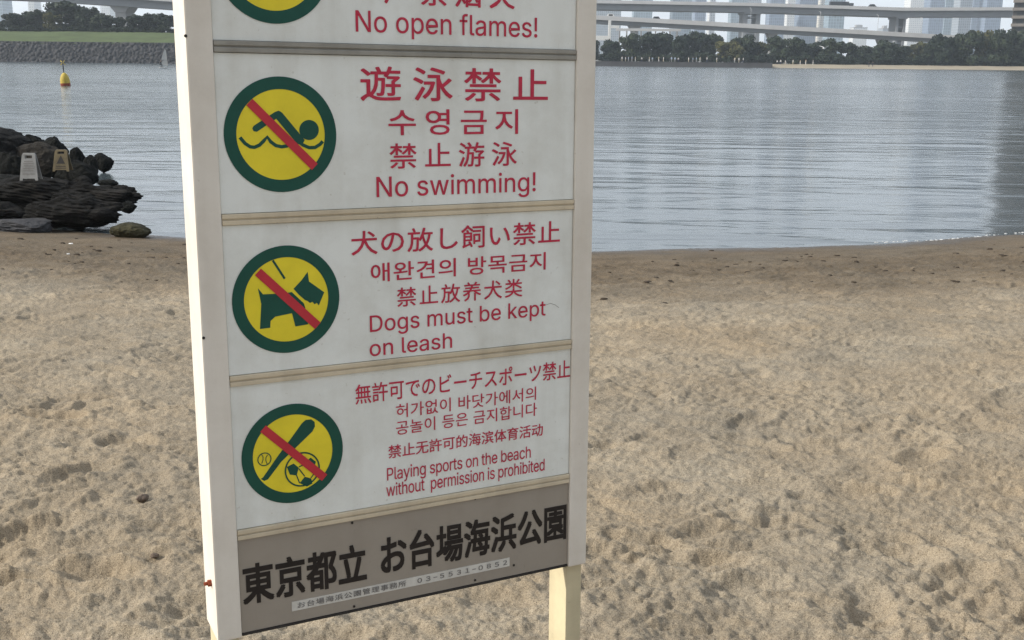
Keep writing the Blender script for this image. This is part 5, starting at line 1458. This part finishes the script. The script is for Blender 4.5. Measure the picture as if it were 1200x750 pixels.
def rock(px0, px1, py0, py1, label, kind, seed, Y=None, depth=1.0, base=None, flat=0.0, group='dark boulders at the water edge', tilt=0.0):
    """A weathered boulder filling the given photo rectangle at forward distance Y (from its foot if not given)."""
    foot = base if base is not None else WATER_Z
    if Y is None:
        Y = on_z((px0 + px1) / 2, py1, foot)[1]
    a, b_ = at(px0, py1, Y), at(px1, py0, Y)
    w, h = (b_[0] - a[0]) / 2, (b_[2] - a[2]) / 2
    D, F = ico()
    rg = np.random.default_rng(seed)
    pl = rg.normal(size=(13, 3)); pl /= np.linalg.norm(pl, axis=1)[:, None]
    off_ = rg.uniform(0.72, 1.0, 13)
    dots = D @ pl.T
    r_ = np.min(np.where(dots > 0.05, off_[None, :] / np.maximum(dots, 0.05), 9.0), axis=1)
    r_ = 1.0 / (1.0 / r_ ** 9 + 1.0 / 1.04 ** 9) ** (1 / 9)
    r_ = r_ * (1 + 0.10 * noise3(D * 1.7, seed) + 0.065 * noise3(D * 4.3, seed + 1) + 0.030 * noise3(D * 10, seed + 2) + 0.013 * noise3(D * 24, seed + 3))
    if flat > 0.5: r_ = r_ * (1 + 0.20 * noise3(D * np.array([2.2, 2.2, 1.2]), seed + 20) + 0.10 * noise3(D * np.array([5., 5., 2.0]), seed + 21))
    P = D * r_[:, None]
    for ax in range(3):
        lo, hi = P[:, ax].min(), P[:, ax].max(); P[:, ax] = (P[:, ax] - lo) / (hi - lo) * 2 - 1
    dp = w * depth
    P = P * np.array([w, dp, h])
    if flat > 0:                                        # bedding layers standing proud of one another
        zz = P[:, 2] + 0.16 * P[:, 0] + 0.05 * noise3(P * 1.5, seed + 6)
        per = max(0.035, h * 0.17)
        lay = np.abs((zz / per + 0.9 * noise3(P * np.array([1.1, 1.1, 2.5]), seed + 9)) % 1.0 - 0.5) * 2
        sh = flat * 0.055 * (sstep(0.15, 0.75, lay) - 0.5)
        nrm = P / np.linalg.norm(P / np.array([w, dp, h]), axis=1)[:, None]
        P[:, 0] += nrm[:, 0] * sh * 0.5; P[:, 1] += nrm[:, 1] * sh * 1.1
    o = link_mesh('boulder', np_mesh('boulder', P, F, RK[kind]))
    o.location = ((a[0] + b_[0]) / 2, Y + dp * 0.5, (a[2] + b_[2]) / 2)
    tag(o, label, 'boulder', group)
    return o


ROCKS = [
    # px0, px1, py0, py1, label, kind, seed, Y, depth, flat
    (-62, 30, 146, 216, 'large black boulder topmost at the left edge of the rock pile', 'dark', 1, 17.6, 0.8, 0),
    (6, 66, 158, 214, 'wide black boulder with a rounded top behind the two caution boards', 'black', 2, 17.9, 0.8, 0),
    (44, 76, 160, 212, 'dark boulder at the top right shoulder of the rock pile', 'black', 3, 17.5, 0.9, 0),
    (-30, 20, 164, 214, 'dark grey boulder low at the left edge of the pile', 'dark', 4, 16.9, 0.7, 0),
    (10, 72, 167, 216, 'smooth brown boulder with a pale top between the two caution boards', 'brown', 5, 17.0, 0.55, 0),
    (-14, 34, 178, 222, 'greenish black boulder left of the white caution board', 'black', 6, 16.2, 0.6, 0),
    (80, 99, 173, 222, 'tall pointed black boulder right of the yellow caution board', 'black', 7, 16.6, 0.9, 0),
    (62, 112, 188, 226, 'low black boulder below the yellow caution board', 'black', 8, 16.0, 0.6, 0),
    (96, 112, 182, 216, 'narrow black boulder at the right end of the pile', 'black', 9, 16.4, 0.9, 0),
    (97, 110, 184.5, 197, 'small low rock beside the lone boulder in the water', 'dark', 10, 18.4, 0.9, 0),
    (108, 130, 179.5, 203, 'lone round black boulder standing in the water', 'black', 11, None, 0.9, 0),
    (114, 137, 210.5, 219, 'small flat rock breaking the water right of the pile', 'black', 12, None, 0.8, 0),
    (-60, 92, 208, 250, 'broad dark layered rock ledge below the white caution board', 'shelf', 13, 14.9, 0.5, 1),
    (40, 160, 214, 252, 'long layered rock ledge reaching right into the water', 'shelf', 14, 14.9, 0.42, 1),
    (120, 160, 217, 232, 'thin rock slab lying on the tip of the long ledge', 'shelf', 15, 15.3, 0.5, 1),
    (22, 136, 232, 272, 'dark striated rock ledge nearest the sand', 'shelf', 16, 13.9, 0.42, 1),
    (-50, 26, 236, 268, 'grey rock ledge at the left edge above the pale stone', 'shelf', 17, 14.2, 0.5, 1),
    (58, 110, 226, 246, 'dark broken slab lying across the middle of the ledges', 'shelf', 19, 14.4, 0.6, 1),
    (92, 132, 244, 262, 'jagged dark rock at the right foot of the ledges', 'shelf', 20, 13.9, 0.7, 0.4),
    (-20, 30, 205, 236, 'black boulder under the white caution board at the left', 'black', 21, 15.4, 0.7, 0),
    (28, 62, 210, 226, 'low dark rock just under the white caution board', 'dark', 22, 15.0, 0.7, 0),
    (84, 106, 206, 224, 'small dark rock under the pointed boulder', 'dark', 23, 15.7, 0.8, 0),
    (138, 158, 236, 251, 'dark block at the tip of the long ledge', 'black', 24, 14.6, 0.8, 0.3),
    (-26, 56, 257, 276, 'low pale bluish stone at the edge of the sand', 'pale', 18, 13.6, 0.5, 0.4),
]
for a in ROCKS:
    rock(a[0], a[1], a[2], a[3], a[4], a[5], a[6], a[7], a[8], None, a[9])
rock(126.5, 172, 262, 282.5, 'rounded mossy green brown boulder alone at the water line', 'mossy', 31, None, 0.75, -0.74, 0)


# ------------------------------------------------------------------ two folding caution boards
def caution(px0, px1, py0, py1, Y, label, face, base_col, mark):
    a, b_ = at(px0, py1, Y), at(px1, py0, Y)
    w, h = (b_[0] - a[0]), (b_[2] - a[2])
    root = empty('caution_board', ((a[0] + b_[0]) / 2, Y, a[2]), 0.1)
    tag(root, label, 'caution board', 'folding caution boards on the rocks')
    for s_ in (-1, 1):                                  # front and back leaf, leaning together
        ln = 0.085 * s_
        def pt(x, z, t_=0.0): return (x, ln * -1 * (1 - z / h) * 1.0 * -1 + t_, z)
        wb, wt = w / 2, w * 0.36
        hole = (w * 0.2, h * 0.80, h * 0.92)
        th = 0.018 * s_
        mb = MB()
        def slab(P):
            V = [pt(x, z) for x, z in P] + [pt(x, z, th) for x, z in P]
            n = len(P)
            F = [tuple(range(n)), tuple(range(2 * n - 1, n - 1, -1))] + [(i, n + i, n + (i + 1) % n, (i + 1) % n) for i in range(n)]
            mb.add(V, F)
        wm = wb + (wt - wb) * 0.8
        slab([(-wb, 0), (-wb * 0.72, 0), (-wb * 0.66, h * .07), (wb * 0.66, h * .07), (wb * 0.72, 0), (wb, 0), (wm, h * .80), (-wm, h * .80)])
        slab([(-wm, h * .80), (-hole[0], h * .80), (-hole[0], h * .92), (-wt * 1.02, h * .92)])
        slab([(hole[0], h * .80), (wm, h * .80), (wt * 1.02, h * .92), (hole[0], h * .92)])
        slab([(-wt * 1.02, h * .92), (wt * 1.02, h * .92), (wt * .85, h), (-wt * .85, h)])
        lf = mb.build('leaf', base_col, root)
        if s_ < 0:
            def flat_mark(P, name, mat, e):
                m2 = MB(); m2.add([pt(x, z, -0.020 - e) for x, z in P], [tuple(range(len(P)))]); m2.build(name, mat, lf)
            if mark == 'text':
                for zz, ww in ((.68, .24), (.60, .28), (.52, .26), (.42, .30), (.34, .28), (.22, .34)):
                    flat_mark([(-w * ww, h * zz), (w * ww, h * zz), (w * ww, h * (zz + .035)), (-w * ww, h * (zz + .035))], 'text_line', MAT['tape_ink'], 0)
            else:
                flat_mark([(-w * .26, h * .36), (w * .26, h * .36), (w * .0, h * .74)], 'warning_triangle', MAT['screw'], 0)
                for zz, ww in ((.22, .30), (.14, .33)):
                    flat_mark([(-w * ww, h * zz), (w * ww, h * zz), (w * ww, h * (zz + .035)), (-w * ww, h * (zz + .035))], 'text_line', MAT['screw'], 0)
    return root


caution(26.5, 44, 179.5, 210.5, 14.9, 'white folding caution board with grey writing standing on the rocks', None, mottled('board_white', (0.26, 0.26, 0.25), 0.6, 8, 0.3), 'text')
caution(64.5, 81, 175.5, 200, 15.5, 'yellow folding caution board with a dark warning triangle leaning on the rocks', None, mottled('board_yellow', (0.14, 0.11, 0.06), 0.6, 8, 0.4), 'tri')

# ------------------------------------------------------------------ small litter on the sand
rg = random.Random(9)


def pebble(px, py, size, mat, label, name='pebble', cat='pebble', group='dark pebbles on the sand', flat=0.6, seed=1):
    d = M @ np.array([px - 600.0, py - 375.0, FPX])
    k = 1.0
    for _ in range(30):                                   # walk the sight line down to the sand
        q = CAM + d * k
        k -= (q[2] - float(sand_height(q[0], q[1]))) / d[2] * 0.9
    q = CAM + d * k
    D, F = ico()
    P = D[:642] if False else D
    rr = 1 + 0.22 * noise3(P * 1.3, seed) + 0.08 * noise3(P * 4, seed + 1)
    V = P * rr[:, None] * np.array([size, size * 0.75, size * flat])
    o = link_mesh(name, np_mesh(name, V[:], F, mat))
    o.location = (q[0], q[1], q[2] + size * flat * 0.35); o.rotation_euler = (0, 0, seed * 1.3)
    tag(o, label, cat, group)


PB = mottled('pebble_brown', (0.13, 0.10, 0.078), 0.9, 40, 0.4)
pebble(167, 585, 0.022, PB, 'brown pebble on the sand left of the board, larger of two', seed=3)
pebble(181, 652, 0.013, PB, 'small brown pebble on the sand left of the rusty bolt', seed=5)
pebble(83, 286, 0.026, MAT['white_paint'], 'small white shell on the wet sand below the rocks', 'shell', 'shell', 'shells on the wet sand', 0.35, seed=7)
pebble(80, 298, 0.018, MAT['white_paint'], 'smaller white shell on the wet sand, nearer than the other', 'shell', 'shell', 'shells on the wet sand', 0.4, seed=8)
